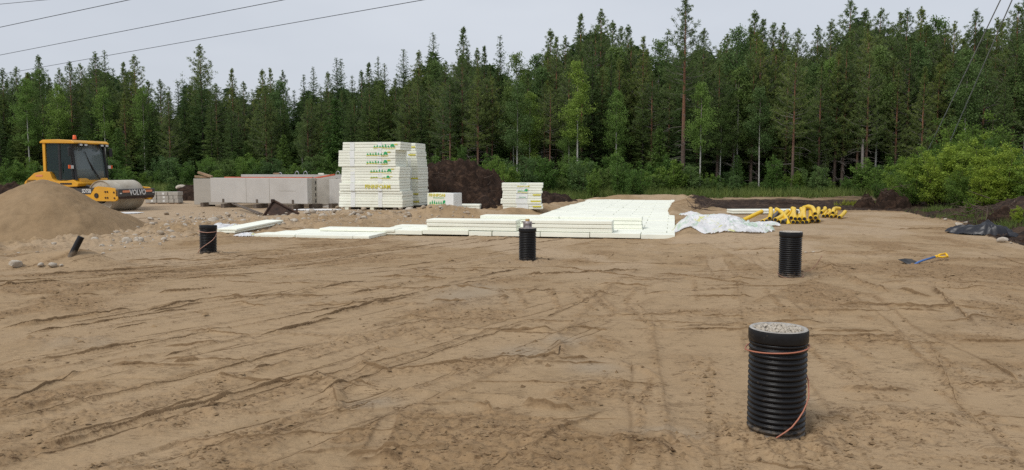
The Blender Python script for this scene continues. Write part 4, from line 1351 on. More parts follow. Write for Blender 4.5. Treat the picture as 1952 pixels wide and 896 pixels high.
def loose(label, u, v, z, l, w, t, n=1, group=None, jit=.01, gap=.003, rz=None, mat='foam'):
    """n boards lying on one another; each is a thing of its own"""
    ords = {1: [''], 2: ['lower ', 'upper '], 3: ['bottom ', 'middle ', 'top '], 4: ['bottom ', 'second ', 'third ', 'top ']}[n]
    for k in range(n):
        p = fw(u + rf.uniform(-jit, jit), v + rf.uniform(-jit, jit))
        o = board(l, w, t, (p.x, p.y, z + k * (t + gap * .3)), (FA if rz is None else rz) + rf.uniform(-.008, .008), None, mat)
        tag(o, ords[k] + label, 'foam board', group)
ztop = 0.017
loose('board of the foam stack left of the valve pipe, at the floor front edge', -4.90, 18.45, ztop, 2.3, .6, .088, 3)
loose('board of the foam stack right of the valve pipe, at the floor front edge', -2.48, 18.45, ztop, 2.12, .6, .095, 3)
loose('board of the foam stack set back on the right of the foam floor', -1.88, 19.85, ztop, 2.2, .6, .098, 3)
loose('board of the foam stack behind the valve pipe', -3.95, 19.75, ztop, 2.1, .6, .10, 3)
# boards on the sand on the left
zg = gz(*fw(-8.6, 17.9).xy) - 0.005
for i, (u, v, l, lab) in enumerate([(-9.55, 17.25, 1.1, 'front left board of the low foam patch on the sand'), (-8.25, 17.25, 1.5, 'front middle board of the low foam patch on the sand'), (-7.3, 17.25, .42, 'short front right board of the low foam patch on the sand'),
                             (-9.3, 17.85, 1.2, 'middle left board of the low foam patch on the sand'), (-7.9, 17.85, 1.6, 'middle right board of the low foam patch on the sand'),
                             (-9.05, 18.45, 1.2, 'back left board of the low foam patch on the sand'), (-7.65, 18.45, 1.6, 'back right board of the low foam patch on the sand')]):
    loose(lab, u, v, zg, l, .6, .085, 1)
loose('single foam board lying on top of the low foam patch', -7.9, 18.38, zg + .088, 2.05, .6, .075, 1)
# the pair resting on the stony bank
A_, B_ = gp(431, 447), gp(536, 424)
dv = (B_ - A_); dv.z = 0
rz_ = math.atan2(dv.y, dv.x)
pit = -math.atan2(0.08, 2.2)
for k, lab in enumerate(('lower tilted foam board resting on the stony bank behind the leaning pipe', 'upper tilted foam board resting on the stony bank behind the leaning pipe')):
    c = A_ + dv.normalized() * 1.12 + Vector((0.02 * k, 0, 0.075 + .06 * k))
    o = board(2.3, .56, .058, c, 0, None, 'foam', rot=Euler((0, pit, rz_ + .02 * k), 'XYZ'))
    tag(o, lab, 'foam board')
# boards behind the yellow pipes
c = D(1455, 405, 26.4)
for k, lab in enumerate(('lower long foam board half hidden behind the yellow pipes', 'upper long foam board half hidden behind the yellow pipes')):
    o = board(2.4, .6, .07, (c.x, c.y, gz(c.x, c.y) + .02 + .072 * k), R(4), None)
    tag(o, lab, 'foam board')

def print_trees(parent, cx, z, w, yface, h=0.10, full=True, text=None):
    """flat green and yellow tree print on a pack's front face (local -Y)."""
    mb = MB(); r = random.Random(int(cx * 100) + 7)
    n = 8
    for k in range(n):
        if not full and k in (3, 4):
            continue
        x = cx - w / 2 + w * (k + .5) / n
        hh = h * r.uniform(.55, 1.0)
        ww = w / n * .42
        mb.prism([(x - ww * .25, z), (x + ww * .25, z), (x + ww * .25, z + hh * .2), (x + ww, z + hh * .2), (x + ww * .35, z + hh * .6), (x + ww * .5, z + hh * .6), (x, z + hh), (x - ww * .5, z + hh * .6), (x - ww * .35, z + hh * .6), (x - ww, z + hh * .2), (x - ww * .25, z + hh * .2)][::1], yface - .004, yface - .001)
    x = cx + w * .38
    for k in range(8):
        a = 2 * math.pi * k / 8
    mb.prism([(x + .055 * math.cos(2 * math.pi * k / 12), z + h * .62 + .045 * math.sin(2 * math.pi * k / 12)) for k in range(12)], yface - .006, yface - .005)
    mb.build('tree_print', 'p_green', parent)
    mb = MB()
    sw = [(cx - w * .5 + w * i / 10, z - .012 + .014 * math.sin(i / 10 * 6)) for i in range(11)]
    mb.prism(sw + [(a, b - .020) for a, b in sw[::-1]], yface - .004, yface - .001)
    mb.prism([(cx + w * .46, z + h * .7), (cx + w * .60, z + h * .72), (cx + w * .60, z + h), (cx + w * .46, z + h * .98)], yface - .004, yface - .001)
    mb.build('swoosh_print', 'p_yellow', parent)
def foam_pack(label, loc, rz, l, d, n, t, group=None, bands=(), prints=None, mat='foam', end_yellow=False):
    root = thing('foam_pack', label, 'foam pack', loc, rz, group)
    for k in range(n):
        o = board(l, d, t, (rf.uniform(-.022, .022), rf.uniform(-.012, .012), k * t), rf.uniform(-.004, .004), root, mat)
    for bx, bw in bands:
        mb = MB(); mb.box((bx, 0, n * t / 2), (bw, d + .016, n * t - .02)); mb.build('film_band', 'band', root)
    if prints:
        for kind, cx, z, w in prints:
            yf = -d / 2 - .010
            if kind == 'tree':
                print_trees(root, cx, z, w, yf, h=min(.13, n * t * .5))
            elif kind == 'half':
                print_trees(root, cx, z, w, yf, h=.05, full=False)
            elif kind == 'text':
                lettering('FINNFOAM', w / 5.2, 'p_yellow', root, (cx, yf - .001, z), (R(90), 0, 0), .02, 1.0)
            elif kind == 'small':
                lettering('FINNFOAM', w / 5.4, 'p_green', root, (cx, yf - .001, z), (R(90), 0, 0), .01, 1.0)
            elif kind == 'bar':
                mb = MB(); mb.box((cx, yf, z), (w, .006, .05)); mb.build('yellow_print', 'p_yellow', root)
    return root
# tall pile, front column
pc = D(706, 400, 28.3)
zp = gz(pc.x, pc.y)
ca, sa = math.cos(FA), math.sin(FA)
def off(c, lx, ly, z):
    return (c.x + lx * ca - ly * sa, c.y + lx * sa + ly * ca, z)
pal = thing('pallet', 'low timber runners under the front column of the tall foam stack', 'pallet', off(pc, 0, .6, zp), FA)
for lx in (-.95, 0.05, .95):
    mb = MB(); mb.box((lx, 0, .045), (.14, 1.15, .11)); mb.build('runner', 'foam_wrap' if lx < .5 else 'wood_dark', pal)
for ly in (-.45, .45):
    mb = MB(); mb.box((0, ly, .012), (2.2, .1, .022)); mb.build('slat', 'wood_dark', pal)
offs = [-.03, -.03, -.07, -.02, -.02, -.16, -.14, .04][::1]
lens = [2.52, 2.5, 2.38, 2.3, 2.3, 2.26, 2.26, 2.28]
pr = {0: None, 1: None, 2: [('text', .35, .16, 1.05)], 3: [('half', .38, .12, .8)], 4: [('tree', .42, .09, .86)], 5: [('tree', .42, .12, .86)], 6: [('tree', .42, .12, .86)], 7: [('tree', .50, .10, .86)]}
names8 = ['bottom', 'second from bottom', 'third from bottom', 'fourth from bottom', 'fourth from top', 'third from top', 'second from top', 'topmost']
pr[3], pr[4] = [('half', .40, .2, .8)], [('tree', .42, .10, .86)]
extra_lab = {2: ' with yellow lettering', 3: ' with yellow swoosh', 4: ' with tree print', 5: ' with tree print', 6: ' with tree print', 7: ' with tree print'}
for k in range(8):
    foam_pack('%s pack%s in the front column of the tall stack' % (names8[k], extra_lab.get(k, '')), off(pc, offs[k] + .03, .6 + rf.uniform(-.03, .03), zp + .10 + k * .302), FA + rf.uniform(-.012, .012), lens[k], 1.2, 3, .1005,
              bands=((-.72 - offs[k], .18), (.36 - offs[k], .16)), prints=pr[k])
pc2 = D(734, 396, 30.0)
pal2 = thing('pallet', 'timber runners under the rear column of the tall foam stack', 'pallet', off(pc2, .55, .6, zp), FA)
for lx in (-.95, 0, .95):
    mb = MB(); mb.box((lx, 0, .045), (.14, 1.15, .11)); mb.build('runner', 'wood_dark', pal2)
for k in range(8):
    foam_pack('%s pack in the rear column of the tall foam stack' % names8[k], off(pc2, .12 + .02 * (8 - k) + rf.uniform(-.02, .02), .6, zp + .10 + k * .304), FA + rf.uniform(-.01, .01), 2.35, 1.2, 3, .101,
              bands=((.85, .12),), prints=[('bar', 1.0, .15, .30)] if k in (0, 1, 3, 6, 7) else None)
# film wrapped printed block and the few boards right of it
bc_ = D(845, 393, 27.4)
FB = R(-24)
zb = gz(bc_.x, bc_.y)
blk = thing('foam_pack', 'single film wrapped foam block with yellow lettering and tree print right of the tall stack', 'foam pack', (bc_.x, bc_.y + .3, zb), FB)
mb = MB(); mb.box((0, 0, .33), (1.05, .62, .65), bev=.03); mb.build('wrapped_boards', 'foam_wrap', blk)
mb = MB(); mb.box((.40, -.002, .33), (.34, .645, .655), bev=.02); mb.build('film_band', 'band', blk)
lettering('FINNFOAM', .15, 'p_yellow', blk, (-.08, -.316, .575), (R(90), 0, 0), .02, 1.0)
lettering('FINNFOAM', .055, 'p_green', blk, (-.05, -.316, .48), (R(90), 0, 0), .0, 1.6)
print_trees(blk, -.08, .25, .72, -.315, h=.17)
c = D(897, 391.5, 28.2)
for k in range(3):
    o = board(.75, .6, .085, (c.x, c.y + .3, gz(c.x, c.y) + .0 + k * .087), R(-6) + rf.uniform(-.02, .02), None)
    tag(o, '%s board of the low pile right of the printed foam block' % ('bottom', 'middle', 'top')[k], 'foam board')
# five layer stack
sc_ = D(996, 398, 27.6)
zs = gz(sc_.x, sc_.y)
zs = D(996, 399, 27.6).z
FC = R(-3)
lay = ['bottom', 'second from bottom', 'middle', 'second from top', 'topmost']
for k in range(5):
    foam_pack('%s pack of the five layer foam stack beside the sand bank' % lay[k], (sc_.x + (.02, -.02, -.01, .0, .03)[k], sc_.y + .35, zs + k * .192), FC + rf.uniform(-.02, .02), (1.46, 1.48, 1.42, 1.44, 1.5)[k], .62, 2, .0955,
              bands=((-.0, .42),), prints={0: [('bar', .52, .1, .3)], 1: [('bar', .52, .1, .36)], 2: [('bar', .54, .14, .28), ('small', .02, .05, .26)], 3: [('tree', .02, .06, .36)], 4: [('text', .02, .06, .46), ('small', .02, .15, .24)]}[k], mat='foam')

# ------------------------------------------------------------------ precast concrete panels
def panel(label, pxL, YL, pxR, YR, zt, zb_, thick, mat='concrete', cat='concrete panel'):
    a, b = Vector((X(pxL, YL), YL, 0)), Vector((X(pxR, YR), YR, 0))
    L = (b - a).length
    rz = math.atan2(b.y - a.y, b.x - a.x)
    root = thing('concrete_element', label, cat, (a.x, a.y, zb_), rz)
    mb = MB(); mb.box((L / 2, thick / 2, (zt - zb_) / 2), (L, thick, zt - zb_), bev=.012)
    mb.build('slab', mat, root)
    return root, L, zt - zb_
pz, pL, pH = panel('longest grey concrete wall panel standing on timbers, front of the panel group', 400, 30.4, 585, 28.9, 1.205, 0.235, .30)
for fx in (.135, .49, .855):
    mb = MB(); mb.box((pL * fx, -.004, .07), (.095, .02, .15)); mb.build('notch', 'wood_dark', pz)
for x in (pL * .38, pL * .62):
    mb = MB(); mb.box((x, -.003, pH * .5), (.012, .006, pH * .98)); mb.build('formwork_seam', 'concrete_warm', pz)
mb = MB(); mb.box((pL * .80, -.003, pH * .50), (.75, .005, .012)); mb.build('scratch', 'concrete_warm', pz)
pe, eL, eH = panel('narrow panel with two rows of dark slots right of the long one', 585.5, 29.05, 604, 29.62, 1.20, 0.205, .22, 'concrete_warm')
for fx, n in ((.22, 4), (.82, 4)):
    for k in range(n):
        mb = MB(); mb.box((eL * fx, -.004, .12 + k * .235), (.045, .016, .13)); mb.build('slot', 'pipe_in', pe)
mb = MB(); mb.box((eL * .26, -.012, eH * .69), (.12, .006, .09)); mb.build('paper_tag', 'white_print', pe)
mb = MB(); mb.box((eL * .12, -.012, eH * .95), (.09, .006, .10)); mb.build('paper_tag', 'white_print', pe)
panel('warm grey panel end showing left behind the long concrete panel', 368, 31.3, 440, 31.0, 1.17, 0.10, .3, 'concrete_warm')
panel('darker grey concrete panel right of the slotted end, reaching behind the foam stack', 598, 30.6, 652, 30.0, 1.16, 0.02, .3, 'concrete')
pb, bL, bH = panel('rear concrete panel with lifting loops peeping over the long one', 459, 32.6, 662, 31.2, 1.33, .15, .28)
for fx in (.36, .52, .60, .90):
    mb = MB()
    pts = [(bL * fx + .09 * math.cos(math.pi * k / 8), .14, bH - .02 + (.16 if fx > .55 or fx == .52 else .1) * math.sin(math.pi * k / 8)) for k in range(9)]
    mb.tube(pts, .016, 6); mb.build('lifting_loop', 'steel', pb, smooth=True)
pr_, rL, rH = panel('middle concrete panel with a red insulation edge along its top', 405, 31.6, 640, 30.2, 1.20, .15, .14, 'concrete_warm')
mb = MB(); mb.box((rL * .44, .20, rH + .012), (rL * .72, .13, .05), bev=.01); mb.build('insulation_edge', 'red_edge', pr_)
mb = MB(); mb.box((rL * .88, .30, rH + .06), (.95, .10, .06), rot=(0, R(-9), 0), bev=.01); mb.build('insulation_edge', 'red_edge', pr_)
for i, (px_, Y_, z, l, rz, ry, lab) in enumerate([(385, 31.4, 1.24, .62, R(-10), R(2), 'short flat timber on the left end of the concrete panels'), (391, 31.3, 1.33, .66, R(-14), R(16), 'slanting timber offcut leaning on the left end of the concrete panels'), (527, 31.8, 1.37, .25, R(0), 0, 'pale wood block on the rear concrete panel'), (612, 31.2, 1.36, .22, R(5), 0, 'white lump on the rear concrete panel near the foam stack')]):
    mb = MB(); mb.box((0, 0, 0), (l, .12, .09 if i < 2 else .06), bev=.008)
    o = mb.build('timber' if i != 3 else 'foam_scrap', 'wood' if i != 3 else 'foam', None)
    o.location = D(px_, 325, Y_).xy.to_3d() + Vector((0, 0, z)); o.rotation_euler = (0, ry, rz)
    tag(o, lab, 'timber' if i != 3 else 'foam scrap')
for i, (px_, py_, Y_) in enumerate([(428, 386, 30.0), (489, 388, 29.5), (558, 390, 28.9), (388, 389, 31.0), (595, 396, 29.4), (632, 397, 29.8)]):
    p = D(px_, 390, Y_); g = gz(p.x, p.y)
    mb = MB(); mb.box((0, .25, .06), (.16, .7, .22), jit=.01)
    o = mb.build('support_timber', 'wood_dark', None); o.location = (p.x, p.y, g); o.rotation_euler = (0, 0, R(-19))
    tag(o, ('left', 'middle', 'right')[i] + ' support timber under the long concrete panel' if i < 3 else ('support timber under the left warm grey panel', 'support timber under the slotted end panel', 'support timber under the darker right panel')[i - 3], 'timber')
# rusty steel wedge and two bars in front of the panels
q = gp(536, 411)
Yr = q.y
wd = thing('steel_scoop', 'rusty triangular steel scoop lying before the concrete panels', 'steel scoop', (q.x, q.y, q.z))
def rel(px, py, dy=0.0):
    v = D(px, py, Yr + dy); return (v.x - q.x, v.y - q.y, v.z - q.z)
T1, T2, T3, T4 = rel(502, 411), rel(520, 382, .25), rel(527, 384, .25), rel(568, 409, .05)
mb = MB()
a = [T1, T2, T3, T4]
b_ = [(p[0] + .02, p[1] + .07, p[2] - .02) for p in a]
mb.add(a + b_, [(0, 1, 2, 3), (7, 6, 5, 4), (0, 4, 5, 1), (1, 5, 6, 2), (2, 6, 7, 3), (3, 7, 4, 0)])
mb.build('plate', 'rust', wd)
mb = MB(); mb.tube([rel(524, 383, .2), rel(570, 407, -.05)], .032, 6); mb.tube([rel(502, 411, -.03), rel(520, 383, .2)], .025, 6); mb.build('edge_bar', 'rust', wd)
mb = MB(); mb.box(rel(520, 382.5, .22), (.12, .08, .10), bev=.02); mb.build('lug', 'rust', wd)
mb = MB(); mb.box(rel(566, 403, .0), (.05, .05, .26), bev=.01); mb.build('peg', 'rust', wd)
mb = MB(); mb.add([T2, T3, T4, rel(548, 402, .9), rel(522, 395, .9)], [(0, 1, 3, 4), (1, 2, 3)]); mb.build('back_plate', 'rust', wd)
for lab, a_, b2 in (('upper long rusty bar leaning from the panels to the scoop', (449, 388.5), (500, 407.5)), ('lower long rusty bar leaning from the panels to the scoop', (443, 388), (494, 408))):
    v0, v1 = D(a_[0], a_[1], 28.6), D(b2[0], b2[1], 24.6)
    v1.z = max(v1.z, gz(v1.x, v1.y) + .02)
    mb = MB(); mb.tube([(0, 0, 0), tuple((v1 - v0) * .5), tuple(v1 - v0)], .028, 5)
    o = mb.build('steel_bar', 'wood_dark', None); o.location = v0; tag(o, lab, 'steel bar')

# ------------------------------------------------------------------ concrete blocks on a pallet
Yb = 33.5
zbk = D(300, 391, Yb).z
rows_ = [[(275, 296.5), (297, 319.5), (320, 329.5), (330, 338)], [(280, 296.5), (297, 319.5), (320, 327.5), (328, 337)], [(278, 296.5), (297, 318), (318.5, 338)]]
for r_, row in enumerate(rows_):
    for i, (a, b) in enumerate(row):
        xa, xb = X(a, Yb), X(b, Yb)
        mb = MB(); mb.box((0, 0, 0), (xb - xa - .01, .5, .158), bev=.012)
        o = mb.build('concrete_block', 'block', None)
        o.location = ((xa + xb) / 2, Yb + .25 + rf.uniform(-.02, .02), zbk + .10 + .162 * r_ + .08); o.rotation_euler = (0, 0, rf.uniform(-.02, .02))
        tag(o, '%s block in the %s course of the pallet right of the drum' % (['leftmost', 'second', 'third', 'rightmost'][i] if len(row) == 4 else ['left', 'middle', 'right'][i], ['bottom', 'middle', 'top'][r_]), 'concrete block')
        if i in (0, 1):
            mb = MB(); mb.box((0.05, -.253, .0), (.09, .006, .09)); mb.build('white_tag', 'white_print', o)
pl_ = thing('pallet', 'brown timber pallet under the grey concrete blocks', 'pallet', (X(307, Yb), Yb + .25, zbk), 0)
for lx in (-.6, -.25, .25, .6):
    mb = MB(); mb.box((lx, 0, .035), (.11, .55, .08)); mb.build('runner', 'wood', pl_)
for ly in (-.22, .0, .22):
    mb = MB(); mb.box((0, ly, .086), (1.5, .1, .02)); mb.build('slat', 'wood', pl_)

# ------------------------------------------------------------------ yellow cable protection pipes
ENDS = [(438, 385, 0, 'y'), (497, 385, 0, 'k'), (580, 380, 0, 'k'), (690, 388, 0, 'y'), (755, 390, 0, 'k'), (912, 392, 0, 'y'), (975, 398, 0, 'y'), (1058, 398, 0, 'y'), (1122, 395, 0, 'y'), (1210, 378, 0, 'y'), (1298, 375, 0, 'y'),
        (548, 335, 1, 'y'), (635, 355, 1, 'y'), (880, 328, 1, 'y'), (943, 342, 1, 'y'), (1008, 342, 1, 'y'), (1085, 342, 1, 'y'), (1180, 322, 1, 'y'), (1258, 325, 1, 'y'), (1250, 262, 2, 'h'),
        (1380, 298, 0, 'r'), (1440, 292, 0, 'r'), (1503, 308, 0, 'r'), (1567, 297, 0, 'r'), (1627, 318, 0, 'r'), (1348, 242, 1, 'r'), (1525, 250, 1, 'a'), (845, 437, 3, 'x')]
PR = 0.060
rp = random.Random(9)
PGL = {0: ('yellow pipe in the bottom row of the pile, black mouth facing the camera', 'yellow pipes in the bottom row of the pile'),
       1: ('yellow pipe in the upper row of the pile, black mouth facing the camera', 'yellow pipes in the upper row of the pile'),
       'r': ('yellow pipe in the low right hand part of the pile', 'yellow pipes in the low right hand part of the pile')}
def pipe_obj(label, group, pts, mat):
    o0 = Vector(pts[0])
    rel_ = [Vector(p) - o0 for p in pts]
    root = thing('yellow_pipe' if mat == 'pipe_yellow' else 'grey_pipe', label, 'pipe', o0, 0, group)
    mb = MB(); mb.tube(rel_, PR, 14, cap=False); mb.build('pipe_wall', mat, root, smooth=True)
    d = (rel_[1] - rel_[0]).normalized()
    mb = MB(); mb.tube([tuple(d * -.010), tuple(d * .08)], PR * .80, 12); mb.build('bore', 'pipe_in', root)
    mb = MB(); mb.tube([tuple(d * -.006), tuple(d * .02)], PR * 1.03, 14); mb.build('pipe_mouth', mat, root, smooth=True)
    return root
kc = 0
for cx, cy, lev, kd in ENDS:
    px_, py_ = 1400 + cx / 8.133, 375 + cy / 8.133
    right = kd in ('r', 'a')
    if kd == 'x':
        e = D(px_, py_, 21.3)
    else:
        z = {0: .06, 1: .165, 2: .27}[lev]
        gnd = gz(X(px_, 23), 23)
        e = D(px_, py_, 1.0)
        t = (CAM_H - (gnd + z)) / (CAM_H - e.z)
        Yt = t
        e = D(px_, py_, min(max(Yt, 21.3), 25.2))
    e = Vector(e)
    pts = []
    if kd == 'x':
        tip = D(1400 + 650 / 8.133, 375 + 195 / 8.133, 22.7)
        for i in range(9):
            s = i / 8
            p = e.lerp(tip, s); p.z += .07 * math.sin(s * math.pi); p.x += .03 * math.sin(s * math.pi)
            pts.append(p)
        lab, grp, mat = 'yellow pipe thrown crosswise over the front of the pile', None, 'pipe_yellow'
    elif kd == 'a':
        ctr = [(0, 0, 0), (.14, .30, .06), (.27, .55, .10), (.40, .72, .11), (.56, .82, .09)]
        pts = [e + Vector(c) for c in ctr]
        lab, grp, mat = 'yellow bent pipe lying over the right end of the pile', None, 'pipe_yellow'
    elif kd == 'h':
        ctr = [(0, 0, 0), (.08, .28, .09), (.12, .52, .15), (.10, .74, .17), (.02, .92, .12)]
        pts = [e + Vector(c) for c in ctr]
        lab, grp, mat = 'yellow pipe lying highest on the middle of the pile', None, 'pipe_yellow'
    else:
        left = cx < 800
        Lr = rp.uniform(1.05, 1.25) if not right else rp.uniform(.8, 1.0)
        sx = (.52 if left else .12) + rp.uniform(-.05, .05) if not right else .04 + rp.uniform(-.05, .06)
        if abs(cx - 1627) < 2:
            sx = .18
        if abs(cx - 548) < 2:
            sx = .12
        sx += Lr * (px_ - 976) / FPX - (.12 if not right else .0)
        rise = (.20 if left else .10) * (1 if lev == 0 else .9) + rp.uniform(0, .05) + (.10 if not right and not left and lev else 0)
        bend = rp.uniform(-.03, .05) if left else rp.uniform(-.08, .16)
        for i in range(8):
            s = i / 7
            pts.append(e + Vector((sx * s + bend * math.sin(s * 2.6) * s, Lr * s, rise * s ** 1.5)))
        mat = 'pipe_yellow'
        if kd == 'k':
            lab, grp, mat = ('leftmost grey pipe in the pile beside the plastic film', 'middle grey pipe in the left part of the pile', 'grey pipe under the crosswise yellow one')[kc], None, 'pipe_grey'
            kc += 1
        elif abs(cx - 1627) < 2:
            lab, grp = 'rightmost yellow pipe of the pile pointing back to the right', None
        elif abs(cx - 438) < 2:
            lab, grp = 'leftmost yellow pipe of the pile with its mouth beside the film', None
        else:
            lab, grp = PGL['r'] if right else PGL[lev]
    pipe_obj(lab, grp, pts, mat)
# one yellow pipe whose mouth is hidden, lying out to the left
a = gp(1416, 424) + Vector((0, 0, .06)); b = D(1452, 403, 22.6)
pipe_obj('yellow pipe slanting down to the plastic film at the left end of the pile', None, [tuple(b.lerp(a, i / 5)) for i in range(6)], 'pipe_yellow')

# ------------------------------------------------------------------ crumpled film, tarpaulin, sheets
def crumpled(name, label, cat, c, rx, ry, hgt, mat, seed, n=90, rz=0.0, fold=3.0, shape=None):
    g = np.linspace(-1.15, 1.15, n)
    a, b = np.meshgrid(g, g); a, b = a.ravel(), b.ravel()
    th = np.arctan2(b, a)
    edge = 1 + 0.16 * fbm(np.cos(th) * 1.6 + seed, np.sin(th) * 1.6, seed, 3)
    r = np.hypot(a, b) / edge
    body = np.clip(1 - r ** 2.2, 0, 1) ** 0.7
    wx = a + 0.25 * fbm(a * 2, b * 2, seed + 1, 2); wy = b + 0.25 * fbm(a * 2 + 4, b * 2, seed + 2, 2)
    ridged = 1 - np.abs(fbm(wx * fold, wy * fold, seed + 3, 3, 0.55)) * 2.4
    z = hgt * (body * (0.42 + 0.62 * np.clip(fbm(a * 1.3, b * 1.3, seed + 5, 2) + .4, 0, 1)) + 0.26 * ridged * np.clip(body * 3 + .15, 0, 1)) + .012
    if shape is not None:
        z = z * shape(a, b)
    X_, Y_ = a * rx, b * ry
    cc, ss = math.cos(rz), math.sin(rz)
    wx_, wy_ = c.x + X_ * cc - Y_ * ss, c.y + X_ * ss + Y_ * cc
    zz = hmacro(wx_, wy_) + np.maximum(z, 0.006)
    keep = r < 1.0
    idx = np.arange(n * n).reshape(n, n)
    f = np.stack([idx[:-1, :-1], idx[:-1, 1:], idx[1:, 1:], idx[1:, :-1]], -1).reshape(-1, 4)
    f = f[keep[f].all(1)]
    used_ = np.unique(f); rm = np.full(n * n, -1); rm[used_] = np.arange(len(used_))
    v = np.stack([wx_ - c.x, wy_ - c.y, zz - c.z], 1)[used_]
    o = arr_mesh(name, v, rm[f], mat, smooth=True)
    o.location = c
    return tag(o, label, cat)
crumpled('plastic_film', 'crumpled heap of printed white wrapping film left of the yellow pipes', 'plastic film', gp(1378, 436), 1.22, 1.05, .30, 'film', 4, n=170, fold=5.0)
crumpled('plastic_film', 'thin tail of wrapping film lying before the left pipe mouths', 'plastic film', gp(1448, 430.5), .55, .42, .12, 'film', 9, n=60, rz=R(-10))
crumpled('plastic_film', 'small twist of wrapping film on the sand bank left of the big film heap', 'plastic film', gp(1318, 413), .42, .30, .14, 'film', 12, n=50, rz=R(-20))
crumpled('plastic_film', 'small rumpled film scrap between the leaning pipe and the tilted boards', 'plastic film', gp(434, 437), .42, .5, .16, 'film', 14, n=50)
crumpled('plastic_film', 'scrap of film under the front of the tilted foam boards', 'plastic film', gp(467, 451), .28, .25, .10, 'film', 16, n=40)
def ribbon(label, a, b, w):
    mb = MB(); vs = []
    for i in range(9):
        p = a.lerp(b, i / 8)
        n_r = Vector((-(b - a).y, (b - a).x, 0)).normalized() * w / 2 * (1 + .3 * math.sin(i * 2.1))
        for q_ in (p - n_r, p + n_r):
            vs.append((q_.x - a.x, q_.y - a.y, gz(q_.x, q_.y) + .03 + .015 * math.sin(i * 1.7) - a.z))
    mb.add(vs, [(2 * i, 2 * i + 1, 2 * i + 3, 2 * i + 2) for i in range(8)])
    o = mb.build('film_ribbon', 'sheet', None, smooth=True); o.location = a
    tag(o, label, 'plastic film')
ribbon('left white film ribbon hanging down the bank below the printed foam block', gp(862, 394), gp(886, 409), .14)
ribbon('right white film ribbon hanging down the bank below the printed foam block', gp(874, 393), gp(889, 408), .16)
crumpled('white_sheet', 'flat white sheet on the ground under the roller drum', 'plastic sheet', gp(238, 406.5), .62, .55, .02, 'sheet', 19, n=40)
crumpled('white_sheet', 'long white sheet on the ground between the scoop and the tall foam stack', 'plastic sheet', gp(604, 400.5), .95, .55, .04, 'sheet', 20, n=50)
crumpled('white_sheet', 'small white sheet patch beneath the five layer foam stack edge', 'plastic sheet', gp(945, 399), .45, .4, .03, 'sheet', 22, n=30)
tc_ = gp(1868, 447)
crumpled('black_tarpaulin', 'black tarpaulin draped over the stones at the edge of the sand', 'tarpaulin', tc_, .74, .46, .42, 'tarp', 25, n=110, rz=R(-38), fold=2.0, shape=lambda a, b: .55 + .6 * sstep(-.2, .6, a))

# ------------------------------------------------------------------ shovel
q = gp(1736, 503)
sh = thing('shovel', 'shovel with black blade, blue shaft and yellow grip lying on the sand', 'shovel', (q.x, q.y, q.z))
def rs_(px, py, Y, dz=0):
    v = D(px, py, Y); return Vector((v.x - q.x, v.y - q.y, v.z - q.z + dz))
Ys = q.y
b0, b1, b2, b3 = rs_(1712, 494.5, Ys - .02), rs_(1738, 493.5, Ys + .18), rs_(1752, 501, Ys + .03), rs_(1735, 506, Ys - .16)
mb = MB()
cen = (b0 + b1 + b2 + b3) / 4 - Vector((0, 0, .025))
top_ = [b0, (b0 + b1) / 2 + Vector((0, 0, .012)), b1, b2, b3, (b0 + b3) / 2 + Vector((0, 0, .006)), cen]
und = [p - Vector((0, 0, .006)) for p in top_]
fs = [(0, 1, 6), (1, 2, 6), (2, 3, 6), (3, 4, 6), (4, 5, 6), (5, 0, 6)]
mb.add(top_ + und, fs + [(c_ + 7, b_ + 7, a_ + 7) for a_, b_, c_ in fs] + [(i, (i + 1) % 6, (i + 1) % 6 + 7, i + 7) for i in range(6)])
mb.build('blade', 'shovel_black', sh)
s0 = (b2 + b3) / 2 + (b2 - b3) * .12
s1 = rs_(1784, 489, Ys + .30)
mb = MB(); mid = s0.lerp(s1, .4) + Vector((0, 0, .012))
mb.tube([tuple(s0 - (s1 - s0) * .12 - Vector((0, 0, .012))), tuple(s0), tuple(s0.lerp(s1, .15) + Vector((0, 0, .012))), tuple(mid), tuple(s1)], [.012, .017, .0175, .017, .017], 10)
mb.build('shaft', 'blue', sh, smooth=True)
d = (s1 - s0).normalized(); sd_ = Vector((0.25, 1, 0.35)).normalized()
g1 = rs_(1804, 486, Ys + .40)
mb = MB()
mb.tube([tuple(s1 - d * .03), tuple(s1 + d * .05)], .022, 8)
mb.tube([tuple(s1 + d * .03), tuple(s1.lerp(g1, .5) + sd_ * .055), tuple(g1 + sd_ * .06)], .016, 8)
mb.tube([tuple(s1 + d * .03), tuple(s1.lerp(g1, .5) - sd_ * .055), tuple(g1 - sd_ * .06)], .016, 8)
mb.tube([tuple(g1 + sd_ * .068), tuple(g1 + d * .012), tuple(g1 - sd_ * .068)], .019, 8)
mb.build('grip', 'shovel_yellow', sh, smooth=True)

